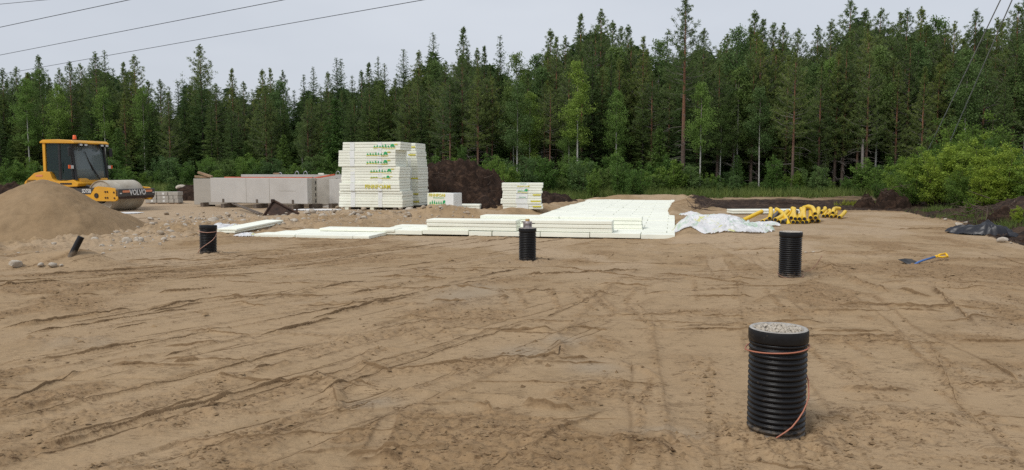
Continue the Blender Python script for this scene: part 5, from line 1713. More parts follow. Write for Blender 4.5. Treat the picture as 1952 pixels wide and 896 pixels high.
# ------------------------------------------------------------------ stones
def stone_mesh(seed, mat):
    r = np.random.default_rng(seed)
    bm = bmesh.new(); bmesh.ops.create_icosphere(bm, subdivisions=2, radius=1.0)
    pl__ = [(rand_n / np.linalg.norm(rand_n), r.uniform(.55, .92)) for rand_n in r.normal(size=(9, 3))]
    for v in bm.verts:
        c = np.array(v.co)
        for nrm, dd in pl__:
            k = c @ nrm
            if k > dd:
                c = c - nrm * (k - dd) * .9
        v.co = Vector(c * np.array([1, .8, .62]))
    me = bpy.data.meshes.new('stone'); bm.to_mesh(me); bm.free()
    me.materials.append(M[mat]); me.polygons.foreach_set('use_smooth', [True] * len(me.polygons)); me.set_sharp_from_angle(angle=R(38))
    return me
SM = [stone_mesh(k, 'stone' if k % 2 else 'stone_b') for k in range(10)]
rst = random.Random(21)
def stone(px, py, wpx, label, group=None, pale=True, sink=.35, hf=1.0):
    p = gp(px, py)
    s = wpx / FPX * p.y / 2
    o = bpy.data.objects.new('stone', SM[rst.randrange(5) * 2 + (1 if pale else 0)]); COL.objects.link(o)
    o.location = (p.x, p.y, p.z + s * .62 * hf * (1 - sink)); o.scale = (s, s, s * hf * rst.uniform(.85, 1.1))
    o.rotation_euler = (rst.uniform(-.2, .2), rst.uniform(-.2, .2), rst.uniform(0, 6.28))
    return tag(o, label, 'stone', group)
for px_, py_, w, lab in [(30, 509, 30, 'largest pale stone at the foot of the left sand bank'), (78, 508, 15, 'middle pale stone at the foot of the left sand bank'), (99, 504, 19, 'rightmost pale stone of the three at the foot of the left bank'),
                         (103, 468, 13, 'pale round stone just left of the slanting pipe stub'), (181, 459, 15, 'pale stone right of the slanting pipe stub'), (195, 471, 13, 'pale stone low right of the slanting pipe stub'),
                         (407, 424, 24, 'large rounded boulder behind the leaning corrugated pipe'), (616, 416, 19, 'big angular stone in the bank below the tall foam stack'), (1827, 433, 20, 'round pale stone at the left end of the black tarpaulin'),
                         (1843, 428, 14, 'pale angular stone poking out behind the black tarpaulin'), (1911, 462, 22, 'pale flat stone at the right foot of the black tarpaulin'), (243, 463, 22, 'flat dark slab stone in the rubble right of the pipe stub'),
                         (261, 462, 14, 'pale stone beside the flat slab in the rubble'), (345, 363, 14, 'pale stone on top of the peat heap behind the blocks'), (683, 412, 12, 'stone in the bank below the front foam column'), (1802, 420, 9, 'small white stone at the edge of the sand left of the tarpaulin'),
                         (1927, 465, 8, 'small stone beside the flat one right of the tarpaulin'), (745, 408, 13, 'stone in the bank below the right end of the tall foam stack'), (260, 437, 13, 'pale stone at the right foot of the sand heap'), (245, 438, 11, 'stone touching the right foot of the sand heap'), (1536, 483, 8, 'small stone right of the pipe by the shovel'), (1550, 483, 9, 'second small stone right of the pipe by the shovel'), (117, 507, 8, 'small white stone right of the three at the foot of the bank')]:
    st_o = stone(px_, py_, w, lab)
    if 'on top' in lab:
        st_o.location = D(px_, 357, 38.2)
def bank_zone(cx):
    z_ = ('between the sand heap and the leaning pipe' if cx < 385 else 'behind the tilted foam boards' if cx < 530 else 'between the steel scoop and the low foam patch' if cx < 640 else 'below the tall foam stack' if cx < 800 else 'below the printed foam block')
    return ('small sandy stone in the rubble ' + z_, 'rubble stones ' + z_)
for k in range(250):
    t = rst.random()
    cxp = np.interp(t, [0, .15, .35, .6, 1.0], [235, 300, 420, 600, 900])
    cyp = np.interp(t, [0, .15, .35, .6, 1.0], [452, 438, 424, 414, 401])
    stone(cxp + rst.gauss(0, 16), cyp + rst.gauss(0, (11, 7)[t > .3]) , rst.choice([6, 6, 7, 8, 9, 11, 14]) * rst.uniform(.8, 1.3), *bank_zone(cxp), pale=rst.random() < .45, sink=rst.uniform(-.1, .35))
bl2 = ('small stone strewn on the sand bank around the slanting pipe stub', 'stones strewn round the slanting pipe stub')
for k in range(32):
    stone(rst.uniform(0, 235), rst.uniform(452, 486) + rst.gauss(0, 3), rst.choice([3, 4, 4, 5, 6, 8]), *bl2, pale=rst.random() < .5, sink=rst.uniform(.2, .6))
# gravel too small to pick apart
mb = MB()
for k in range(1500):
    t = rst.random()
    cxp = np.interp(t, [0, .15, .35, .6, 1.0], [225, 300, 420, 600, 900]) + rst.gauss(0, 22)
    cyp = np.interp(t, [0, .15, .35, .6, 1.0], [456, 440, 425, 415, 402]) + rst.gauss(0, 9)
    p = gp(cxp, max(395, cyp)); s = rst.uniform(.012, .04)
    mb.box((p.x, p.y, p.z + s * .6), (s * 1.6, s * 1.2, s), rot=(rst.uniform(0, 3), rst.uniform(0, 3), rst.uniform(0, 3)), jit=s * .25)
tag(mb.build('rubble', 'stone', None), kind='stuff')
# roots and sticks in the torn soil
mb = MB()
def root_at(p, n=1, L=.5, up=.3):
    for _ in range(n):
        a, e = rst.uniform(0, 6.28), rst.uniform(-.2, 1.0)
        d_ = Vector((math.cos(a), math.sin(a), e * up * 2)).normalized() * L * rst.uniform(.4, 1.2)
        b_ = Vector((rst.gauss(0, .15), rst.gauss(0, .15), rst.gauss(0, .1))) * L
        mb.tube([tuple(p), tuple(p + d_ * .5 + b_), tuple(p + d_)], [.018 * L + .004, .012 * L + .003, .003], 4, cap=False)
for k in range(70):
    root_at(gp(rst.uniform(1790, 1960), rst.uniform(385, 428)) + Vector((0, 0, rst.uniform(.05, .45))), 1, rst.uniform(.25, .7))
for k in range(40):
    c = rst.choice([(1702, 29.5, 356), (1652, 30.5, 368), (1850, 22, 395)])
    root_at(D(c[0] + rst.gauss(0, 18), c[2] + rst.uniform(0, 22), c[1] - .5), 1, rst.uniform(.3, .7))
for k in range(110):
    u_ = rst.uniform(-1, 1)
    root_at(D(870 + u_ * 120, 325 + abs(u_) * 28 + rst.uniform(0, 45), 32.5 + rst.uniform(0, .8)), 1, rst.uniform(.2, .6))
for k in range(24):
    root_at(gp(1338 + rst.uniform(-14, 22), 401 + rst.uniform(-3, 3)) + Vector((0, 0, .08)), 1, .55, .5)
tag(mb.build('torn_roots', 'root', None), kind='stuff')
# ------------------------------------------------------------------ overhead wires and stay wires
def wire(name, label, a, b, rad, mat, sag=0.0, ext=(0, 0)):
    a, b = Vector(a), Vector(b)
    d_ = b - a
    a2, b2 = a - d_ * ext[0], b + d_ * ext[1]
    pts = []
    for i in range(25):
        t = i / 24
        p = a2.lerp(b2, t); p.z -= sag * 4 * t * (1 - t)
        pts.append(p - a2)
    mb = MB(); mb.tube([tuple(p) for p in pts], rad, 5)
    o = mb.build(name, mat, None, smooth=True); o.location = a2
    return tag(o, label, 'wire')
def at_h(px, py, h):
    d_ = ray(px, py); t = (h - CAM_H) / d_.z
    return Vector((d_.x * t, d_.y * t, h))
for (a, b, lab) in (((0, 142), (806, 0), 'lowest and longest of the overhead power lines'), ((0, 105), (540, 0), 'second lowest overhead power line'), ((0, 52), (245, 0), 'second highest overhead power line'), ((0, 8), (85, 0), 'highest overhead power line cutting the top left corner')):
    wire('power_line', lab, at_h(*a, 11.0), at_h(*b, 11.0), .021 if b[0] > 100 else .015, 'wire', 0.0, (.35, .6))
for (a, b, lab) in (((1778, 268), (1907, 0), 'left stay wire slanting up from the tall thicket'), ((1812, 268), (1930, -2), 'right stay wire slanting up from the tall thicket')):
    wire('stay_wire', lab, D(a[0], a[1], 33), D(b[0], b[1], 27), .021, 'wire_pale', 0.0, (.28, .5))

# ------------------------------------------------------------------ plants: prototypes
def rand_unit(n, r):
    v = r.normal(size=(n, 3))
    return v / np.linalg.norm(v, axis=1, keepdims=True)
def leaf_tris(P, Dr, L, Wd, r, tone):
    """One narrow triangle per entry: base at P, tip along Dr."""
    n = len(P)
    side = np.cross(Dr, rand_unit(n, r))
    side /= np.linalg.norm(side, axis=1, keepdims=True) + 1e-9
    L = np.broadcast_to(L, n)[:, None]
    Wd = np.broadcast_to(Wd, n)[:, None]
    a = P - side * Wd / 2
    b = P + side * Wd / 2
    c = P + Dr * L
    v = np.stack([a, b, c], 1).reshape(-1, 3)
    f = np.arange(3 * n).reshape(n, 3)
    return v, f, np.repeat(tone, 3)
def leaf_quads(P, Dr, L, Wd, r, tone):
    """A diamond leaf as two triangles."""
    n = len(P)
    side = np.cross(Dr, rand_unit(n, r))
    side /= np.linalg.norm(side, axis=1, keepdims=True) + 1e-9
    L = np.broadcast_to(L, n)[:, None]
    Wd = np.broadcast_to(Wd, n)[:, None]
    v = np.stack([P, P + Dr * L * 0.45 + side * Wd / 2, P + Dr * L, P + Dr * L * 0.45 - side * Wd / 2], 1).reshape(-1, 3)
    k = np.arange(n)[:, None] * 4
    f = np.concatenate([k + np.array([[0, 1, 2]]), k + np.array([[0, 2, 3]])], 0)
    return v, f, np.repeat(tone, 4)
def norm(v):
    return v / (np.linalg.norm(v, axis=-1, keepdims=True) + 1e-9)
def crown_mesh(parts, name, mat, parent):
    v, f, t, o = [], [], [], 0
    for a, b, c in parts:
        v.append(a); f.append(b + o); t.append(c); o += len(a)
    return arr_mesh(name, np.concatenate(v), np.concatenate(f), mat, parent, attrs={'tone': np.concatenate(t)})
def trunk_mb(H, r0, r, bend=0.02, seg=7, top=0.03):
    mb = MB()
    n = 9
    bx, by = r.normal(size=2) * bend * H
    pts = [(bx * math.sin(i / n * 2.2) * 0.5, by * math.sin(i / n * 2.2) * 0.5, H * i / n - 0.15) for i in range(n + 1)]
    rad = [max(top * 0.4, r0 * (1 - i / n) ** 0.75 * (1.18 if i == 0 else 1)) for i in range(n + 1)]
    mb.tube(pts, rad, seg)
    return mb, np.array(pts)
def tp(pts, z):
    zs = pts[:, 2]
    return np.array([np.interp(z, zs, pts[:, 0]), np.interp(z, zs, pts[:, 1]), z])
def make_spruce(seed, H=14.0, wid=0.17, base=0.06, dens=1.0, mat='spruce', twig=0.32):
    r = np.random.default_rng(seed)
    root = thing('spruce_tree', '', '')
    mb, pts = trunk_mb(H, H * 0.0105, r, 0.006)
    mb.build('trunk', 'bark_spruce', root, smooth=True)
    P, Dr, T = [], [], []
    z = base * H
    step = 0.026 * H
    while z < H * 0.992:
        t = (z - base * H) / (H * (1 - base))
        Rr = wid * H * (1 - t) ** 0.82 * (0.55 + 0.45 * min(1, t * 5 + 0.4))
        nb = 9 if t < 0.6 else (7 if t < 0.88 else 5)
        for k in range(int(nb)):
            L = Rr * r.uniform(0.55, 1.15) + 0.06
            az = 2 * math.pi * (k + r.random()) / nb
            zz = z + r.uniform(-0.5, 0.5) * step
            o = tp(pts, zz)
            el = -0.42 + 0.85 * t + r.normal() * 0.10
            n = max(2, int(L / 0.115))
            s = np.linspace(0.12, 1.0, n)
            out = np.array([math.cos(az), math.sin(az), 0])
            line = o + out * (s * L)[:, None] + np.array([0, 0, 1]) * (s * L * el + 0.30 * L * s ** 2 * 0.55)[:, None]
            tone = np.clip(0.5 + r.normal() * 0.28 + 0.2 * t, 0, 1)
            m = int(3 * dens + 0.5)
            for q in range(m):
                sgn = 1 if q % 2 else -1
                side = np.array([-math.sin(az), math.cos(az), 0]) * sgn
                d = out * 0.75 + side * r.uniform(0.2, 1.0, (n, 1)) + np.array([0, 0, 1]) * r.uniform(-0.75, 0.15, (n, 1))
                P.append(line + r.normal(size=(n, 3)) * 0.03)
                Dr.append(norm(d))
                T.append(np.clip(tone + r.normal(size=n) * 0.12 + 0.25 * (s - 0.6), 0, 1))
        z += step * (1.0 - 0.45 * t)
    P, Dr, T = np.concatenate(P), np.concatenate(Dr), np.concatenate(T)
    n = len(P)
    tf = P[:, 2] / H
    L = r.uniform(0.6, 1.2, n) * twig * (1.1 - 0.55 * tf)
    parts = [leaf_tris(P, Dr, L, 0.26 * L + 0.015, r, T)]
    zl = np.linspace(H * 0.93, H * 1.0, 26)
    Pl = np.array([tp(pts, q) for q in zl])
    parts.append(leaf_tris(Pl, norm(rand_unit(26, r) * [0.6, 0.6, 0.3] + [0, 0, 0.5]), 0.16, 0.05, r, np.full(26, 0.6)))
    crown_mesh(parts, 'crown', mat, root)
    return root
def make_pine(seed, H=14.0, base=0.45, wid=0.13, dens=1.0, mat='pine', bushy=1.0, rr=0.0115, dead=10):
    r = np.random.default_rng(seed)
    root = thing('pine_tree', '', '')
    mb, pts = trunk_mb(H, H * rr, r, 0.008)
    mb.build('trunk', 'bark_pine', root, smooth=True)
    P, Dr, T = [], [], []
    br = MB()
    z = base * H
    step = 0.033 * H
    while z < H * 0.985:
        t = (z - base * H) / (H * (1 - base))
        prof = (min(1, 0.5 + t * 2.4)) * (1 - t) ** 0.92
        nb = int(r.integers(4, 7)) if t < 0.85 else 4
        for k in range(nb):
            L = 1.28 * wid * H * prof * r.uniform(0.55, 1.2) * (1 - 0.5 * max(0, (t - .72) / .28)) + 0.09
            az = 2 * math.pi * (k + r.random() * 0.8) / nb
            o = tp(pts, z + r.uniform(-0.35, 0.35) * step)
            out = np.array([math.cos(az), math.sin(az), 0])
            el = -0.12 + 0.95 * t + r.normal() * 0.15
            up = 0.30 + 0.25 * t
            tone = np.clip(0.45 + r.normal() * 0.25 + 0.2 * t, 0, 1)
            def bp(s):
                return o + out * (s * L) + np.array([0, 0, 1]) * (s * L * el + up * L * s ** 2.2)
            if L > 0.45:
                br.tube([bp(0), bp(0.5), bp(0.95)], [0.012 + 0.014 * L, 0.01 + 0.006 * L, 0.008], 3, cap=False)
            nt = max(2, int(L * 4.2 * bushy))
            for q in range(nt):
                s = 0.28 + 0.72 * (q + r.random()) / nt
                if t > 0.8:
                    s = 0.15 + 0.85 * (q + 0.8) / nt
                side = np.array([-math.sin(az), math.cos(az), 0])
                c = bp(s) + side * r.normal() * 0.17 * L * s + np.array([0, 0, 1]) * r.normal() * 0.06 * L
                m = int(21 * dens)
                dd = norm(rand_unit(m, r) + np.array([0, 0, 0.45]) + out * 0.35)
                P.append(c + dd * 0.03 + r.normal(size=(m, 3)) * 0.05 * (0.6 + 0.5 * L))
                Dr.append(dd)
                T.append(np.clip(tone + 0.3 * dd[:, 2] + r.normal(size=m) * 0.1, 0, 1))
        z += step * (1 - 0.3 * t)
    zl = np.linspace(H * 0.95, H * 1.0, 4)
    for q in zl:
        m = 22
        dd = norm(rand_unit(m, r) * [0.8, 0.8, 0.6] + [0, 0, 0.6])
        P.append(tp(pts, q) + r.normal(size=(m, 3)) * 0.04)
        Dr.append(dd)
        T.append(np.full(m, 0.6))
    P, Dr, T = np.concatenate(P), np.concatenate(Dr), np.concatenate(T)
    n = len(P)
    L = r.uniform(0.55, 1.2, n) * (0.205 - 0.05 * np.clip((P[:, 2] / H - 0.75) / 0.25, 0, 1))
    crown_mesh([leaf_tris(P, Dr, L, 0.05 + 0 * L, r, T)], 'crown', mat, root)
    # bare and dead branches under the crown
    for k in range(dead):
        zz = H * r.uniform(base * 0.35, base * 1.15)
        az = r.uniform(0, 6.283)
        L = wid * H * r.uniform(0.4, 1.1)
        o = tp(pts, zz)
        out = np.array([math.cos(az), math.sin(az), 0])
        br.tube([o, o + out * L * 0.55 + [0, 0, -0.05 * L], o + out * L + [0, 0, -0.28 * L]], [0.02, 0.014, 0.006], 3, cap=False)
        for j in range(2):
            sd_ = np.array([-math.sin(az), math.cos(az), -0.3]) * r.choice([-1, 1])
            q = o + out * L * r.uniform(0.4, 0.8) + [0, 0, -0.1 * L]
            br.tube([q, q + (out * 0.5 + sd_ * 0.6) * L * 0.4], [0.011, 0.005], 3, cap=False)
    if br.v:
        br.build('branches', 'dead_wood', root)['kind'] = 'stuff'
    return root
def make_birch(seed, H=10.0, base=0.3, wid=0.17, n_leaf=7500, mat='birch', leaf=0.12, droop=0.35):
    r = np.random.default_rng(seed)
    root = thing('birch_tree', '', '')
    mb, pts = trunk_mb(H, H * 0.0082, r, 0.02)
    mb.build('trunk', 'bark_birch', root, smooth=True)
    br = MB()
    tw = []
    nb = 46
    for k in range(nb):
        t = (k + r.random()) / nb
        z = H * (base + (1 - base) * t * 0.97)
        L = wid * H * (min(1, 0.4 + 2.0 * t)) * (1 - t) ** 0.62 * r.uniform(0.6, 1.2) + 0.15
        az = r.uniform(0, 6.283)
        o = tp(pts, z)
        out = np.array([math.cos(az), math.sin(az), 0])
        el = 0.75 + 0.4 * t
        def bp(s):
            return o + out * s * L + np.array([0, 0, 1]) * (s * L * el - droop * L * s ** 2)
        br.tube([bp(0), bp(0.5), bp(1.0)], [0.02, 0.013, 0.006], 3, cap=False)
        for q in range(max(3, int(L * 5))):
            s = r.uniform(0.25, 1.05)
            side = np.array([-math.sin(az), math.cos(az), 0])
            c = bp(s) + side * r.normal() * 0.22 * L * s
            tw.append((c, np.clip(0.45 + 0.25 * r.normal() + 0.15 * t, 0, 1), 0.10 + 0.09 * L))
    per = max(4, n_leaf // len(tw))
    P, Dr, T = [], [], []
    for c, tone, sp in tw:
        P.append(c + r.normal(size=(per, 3)) * sp * [1, 1, 0.9] - [0, 0, sp * 0.4])
        Dr.append(norm(rand_unit(per, r) + [0, 0, -0.5]))
        T.append(np.clip(tone + r.normal(size=per) * 0.15, 0, 1))
    P, Dr, T = np.concatenate(P), np.concatenate(Dr), np.concatenate(T)
    L = r.uniform(0.7, 1.25, len(P)) * leaf
    crown_mesh([leaf_quads(P, Dr, L, L * 0.62, r, T)], 'crown', mat, root)
    br.build('branches', 'bark_spruce', root)['kind'] = 'stuff'
    return root
def make_shrub(seed, H=2.2, wid=0.55, stems=9, n_leaf=5000, leaf=0.08, mat='scrub', name='shrub', narrow=0.6, up=0.55):
    r = np.random.default_rng(seed)
    root = thing(name, '', '')
    br = MB()
    P, Dr, T = [], [], []
    per = n_leaf // (stems * 9)
    for k in range(stems):
        az = r.uniform(0, 6.283)
        hh = H * r.uniform(0.45, 1.0) if k else H * 1.04
        lean = wid * H * r.uniform(0.15, 0.75) if k else 0.04 * H
        o = np.array([math.cos(az), math.sin(az), 0]) * r.uniform(0, 0.18) * wid * H
        out = np.array([math.cos(az), math.sin(az), 0])
        def sp_(s):
            return o + out * lean * s ** 1.3 + np.array([0, 0, hh]) * s
        br.tube([sp_(0) - [0, 0, 0.1], sp_(0.5), sp_(0.97)], [0.013 + 0.004 * H, 0.010, 0.004], 4, cap=False)
        for q in range(9):
            s = 0.10 + 0.88 * (q + r.random()) / 9
            b2 = r.uniform(0, 6.283)
            reach = H * 0.20 * (1.05 - s) * r.uniform(0.5, 1.2) + 0.05 * H
            e = sp_(s) + np.array([math.cos(b2), math.sin(b2), up]) * reach
            br.tube([sp_(s), e], [0.007, 0.003], 3, cap=False)
            tone = np.clip(0.4 + 0.22 * r.normal() + 0.25 * s, 0, 1)
            w = r.random((per, 1)) ** 0.7
            P.append(sp_(s) + (e - sp_(s)) * w * 1.1 + r.normal(size=(per, 3)) * 0.055 * H * narrow)
            Dr.append(norm(rand_unit(per, r) + [0, 0, 0.25]))
            T.append(np.clip(tone + r.normal(size=per) * 0.16, 0, 1))
    P, Dr, T = np.concatenate(P), np.concatenate(Dr), np.concatenate(T)
    P[:, 2] = np.abs(P[:, 2])
    L = r.uniform(0.7, 1.3, len(P)) * leaf
    crown_mesh([leaf_quads(P, Dr, L, L * 0.5, r, T)], 'foliage', mat, root)
    br.build('stems', 'root', root)['kind'] = 'stuff'
    return root

PROTO = {
    'pine': [(make_pine(101, base=0.40, wid=0.155), 14.), (make_pine(102, base=0.32, wid=0.145), 14.), (make_pine(103, base=0.46, wid=0.16), 14.),
             (make_pine(104, base=0.24, wid=0.150, dens=1.1), 14.), (make_pine(105, base=0.20, wid=0.125), 14.)],
    'tall_pine': [(make_pine(110, H=16, base=0.48, wid=0.115, dens=1.1, rr=0.0125, dead=22), 16.)],
    'spruce': [(make_spruce(201), 14.), (make_spruce(202, wid=0.145, base=0.10), 14.), (make_spruce(203, wid=0.185, base=0.04), 14.), (make_spruce(204, wid=0.12, base=0.14), 14.)],
    'young_spruce': [(make_spruce(211, H=4.0, wid=0.24, base=0.02, mat='spruce_light', twig=0.20), 4.), (make_spruce(212, H=4.0, wid=0.21, base=0.03, mat='spruce_light', twig=0.20), 4.)],
    'birch': [(make_birch(301), 10.), (make_birch(302, wid=0.14, base=0.36), 10.), (make_birch(303, wid=0.19, base=0.22), 10.)],
    'dark_birch': [(make_birch(311, mat='birch_dark', base=0.35), 10.), (make_birch(312, mat='birch_dark', base=0.42, wid=0.15), 10.)],
    'sapling': [(make_shrub(401, H=3.0, wid=0.42, stems=14, n_leaf=16000, leaf=0.075, mat='willow', name='birch_sapling', narrow=0.40), 3.),
                (make_shrub(402, H=3.0, wid=0.34, stems=11, n_leaf=14000, leaf=0.075, mat='willow', name='birch_sapling', narrow=0.36), 3.),
                (make_shrub(403, H=3.0, wid=0.50, stems=15, n_leaf=16000, leaf=0.07, mat='scrub', name='birch_sapling', narrow=0.45), 3.)],
    'shrub': [(make_shrub(411, H=2.2, wid=0.5, n_leaf=5200, leaf=0.10), 2.2), (make_shrub(412, H=2.2, wid=0.38, n_leaf=4600, leaf=0.10), 2.2),
              (make_shrub(413, H=2.2, wid=0.6, n_leaf=5600, leaf=0.095, mat='birch_dark'), 2.2)],
}
used = {}
def plant(kind, variant, x, y, h, label, cat, group=None, rz=None, wscale=1.0, sink=0.0):
    src, H = PROTO[kind][variant % len(PROTO[kind])]
    key = (kind, variant % len(PROTO[kind]))
    o = src if key not in used else copy_tree(src)
    used[key] = True
    s = h / H
    o.location = (x, y, gz(x, y) - sink)
    o.rotation_euler = (0, 0, random.uniform(0, 6.283) if rz is None else rz)
    o.scale = (s * wscale, s * wscale, s)
    tag(o, label, cat, group)
    return o
def front_depth(px):
    return float(np.interp(px, [-300, 0, 400, 650, 800, 900, 1100, 1300, 1500, 1700, 1900, 2300], [80, 78, 75, 70, 60, 57, 56, 55, 54, 53, 50, 48]))
def height_to(px, py, Y):
    c = D(px, py, Y)
    return c.x, c.z - gz(c.x, Y)

ZSHORT = [(-200, 60, 'at the left edge'), (60, 215, 'behind the roller'), (215, 360, 'behind the block pallet'), (360, 500, 'behind the panels, left half'), (500, 640, 'behind the panels, right half'),
          (640, 810, 'behind the tall foam stack'), (810, 950, 'behind the peat mound'), (950, 1050, 'above the five layer stack'), (1050, 1180, 'left of the foam floor end'), (1180, 1300, 'above the foam floor end'),
          (1300, 1420, 'above the film heap'), (1420, 1520, 'above the left pipes'), (1520, 1640, 'above the right pipes'), (1640, 1760, 'above the root clods'), (1760, 1880, 'behind the stay wires'), (1880, 2200, 'at the right edge')]
def ZS(px):
    return next(t for a, b, t in ZSHORT if a <= px < b)
# ------------------------------------------------------------------ skyline trees, read off the photograph: px, top py, kind, variant
SKY = """-30 140 p0;6 131 p1;30 128 p2;73 106 p3;112 131 p1;131 118 p0;152 122 p2;180 100 p1;200 97 s0;234 121 p4;253 105 p0;282 154 p3;305 152 p2;322 166 s1;339 156 s3;350 161 s0;
383 86 P0;412 160 p2;441 133 p4;463 156 p0;482 178 p2;499 133 p3;515 132 p4;539 135 p1;560 172 s1;579 143 s3;596 129 s0;612 165 s1;625 138 p3;641 112 s0;650 113 s3;670 144 s1;689 135 p3;702 122 p4;721 108 s1;734 122 s0;
752 150 p1;769 95 s2;798 97 p3;827 64 s0;850 117 p2;864 125 s3;882 55 p4;908 93 p1;924 91 p4;952 68 s1;968 130 s2;986 100 d0;1019 104 d1;1050 57 p3;1060 73 p4;1077 70 p1;1106 30 p4;1144 19 p1;1169 41 p3;1184 52 p0;1198 49 p3;
1227 73 p4;1256 76 d0;1272 64 s3;1344 56 p0;1386 66 p2;1404 53 d1;1440 22 p3;1454 40 p4;1475 45 p0;1493 45 p1;1523 56 p2;1557 50 p0;1587 38 p1;1625 -1 p0;1650 18 p3;1681 17 p2;1700 45 p1;1717 27 p4;1732 17 p0;1758 15 p3;1781 32 d0;1801 47 p2;1821 42 p1;1845 60 p3;1862 18 p0;1885 58 p2;1902 36 p1;1911 40 p3;1940 8 p2;1958 -4 p0;1990 -20 p1;2030 -10 p3"""
KN = {'p': 'pine', 's': 'spruce', 'P': 'pine', 'd': 'dark_birch'}
ZONES = [(-100, 60, 'at the far left edge of the forest'), (60, 140, 'left of the roller beacon'), (140, 215, 'above the roller cab'), (215, 300, 'above the roller drum'),
         (300, 360, 'above the concrete block pallet'), (360, 450, 'above the left end of the concrete panels'), (450, 545, 'above the middle of the concrete panels'),
         (545, 635, 'above the right end of the concrete panels'), (635, 715, 'above the left half of the tall foam stack'), (715, 810, 'above the right half of the tall foam stack'),
         (810, 900, 'above the big peat mound'), (900, 960, 'above the right flank of the peat mound'), (960, 1040, 'above the five layer foam stack'),
         (1040, 1090, 'just left of the two tallest middle pines'), (1090, 1180, 'above the near end of the white foam floor'), (1180, 1280, 'just left of the lone red trunked giant pine'),
         (1280, 1420, 'just right of the lone red trunked giant pine'), (1420, 1500, 'above the yellow pipe pile'), (1500, 1600, 'above the right end of the yellow pipe pile'),
         (1600, 1700, 'above the two dark root clods'), (1700, 1790, 'above the left half of the green thicket'), (1790, 1850, 'between the bushes and the stay wires'),
         (1850, 1930, 'behind the upper ends of the stay wires'), (1930, 2100, 'at the far right edge of the forest')]
sky_rows = []
for ent in SKY.replace('\n', '').split(';'):
    a, b, c = ent.split()
    sky_rows.append((float(a), float(b), c[0], int(c[1])))
ORDW = ['leftmost', 'second from left', 'third from left', 'fourth from left', 'fifth from left']
ORD = {1: ['the'], 2: ['left of two', 'right of two'], 3: ['leftmost of three', 'middle of three', 'rightmost of three'],
       4: ['leftmost of four', 'second from left of four', 'third from left of four', 'rightmost of four']}
PL = {'p': 'pine', 's': 'spruce', 'P': 'pine', 'd': 'birch'}
for za, zb, zt in ZONES:
    for kk in ('p', 's', 'P', 'd'):
        rows = sorted(q for q in sky_rows if za <= q[0] < zb and q[2] == kk)
        for i, (px, py, k, vr) in enumerate(rows):
            if k == 'P':
                lab = 'tallest ragged skyline pine standing clear of its neighbours above the concrete panels'
            elif len(rows) == 1:
                lab = 'the only %s tip on the skyline %s' % (PL[k], zt)
            else:
                w_ = ORD[len(rows)][i] if len(rows) <= 4 else (ORDW[i] if i < len(rows) - 1 else 'rightmost') + ' of ' + {5: 'five', 6: 'six', 7: 'seven'}[len(rows)]
                lab = '%s skyline %s tips %s' % (w_, PL[k], zt)
            Y = front_depth(px) + random.uniform(3, 12)
            x, h = height_to(px, py, Y)
            plant(KN[k], vr, x, Y, h, lab, PL[k] + ' tree', None, wscale=random.uniform(0.85, 1.1) * (1.15 if k == 'P' else 1.0))
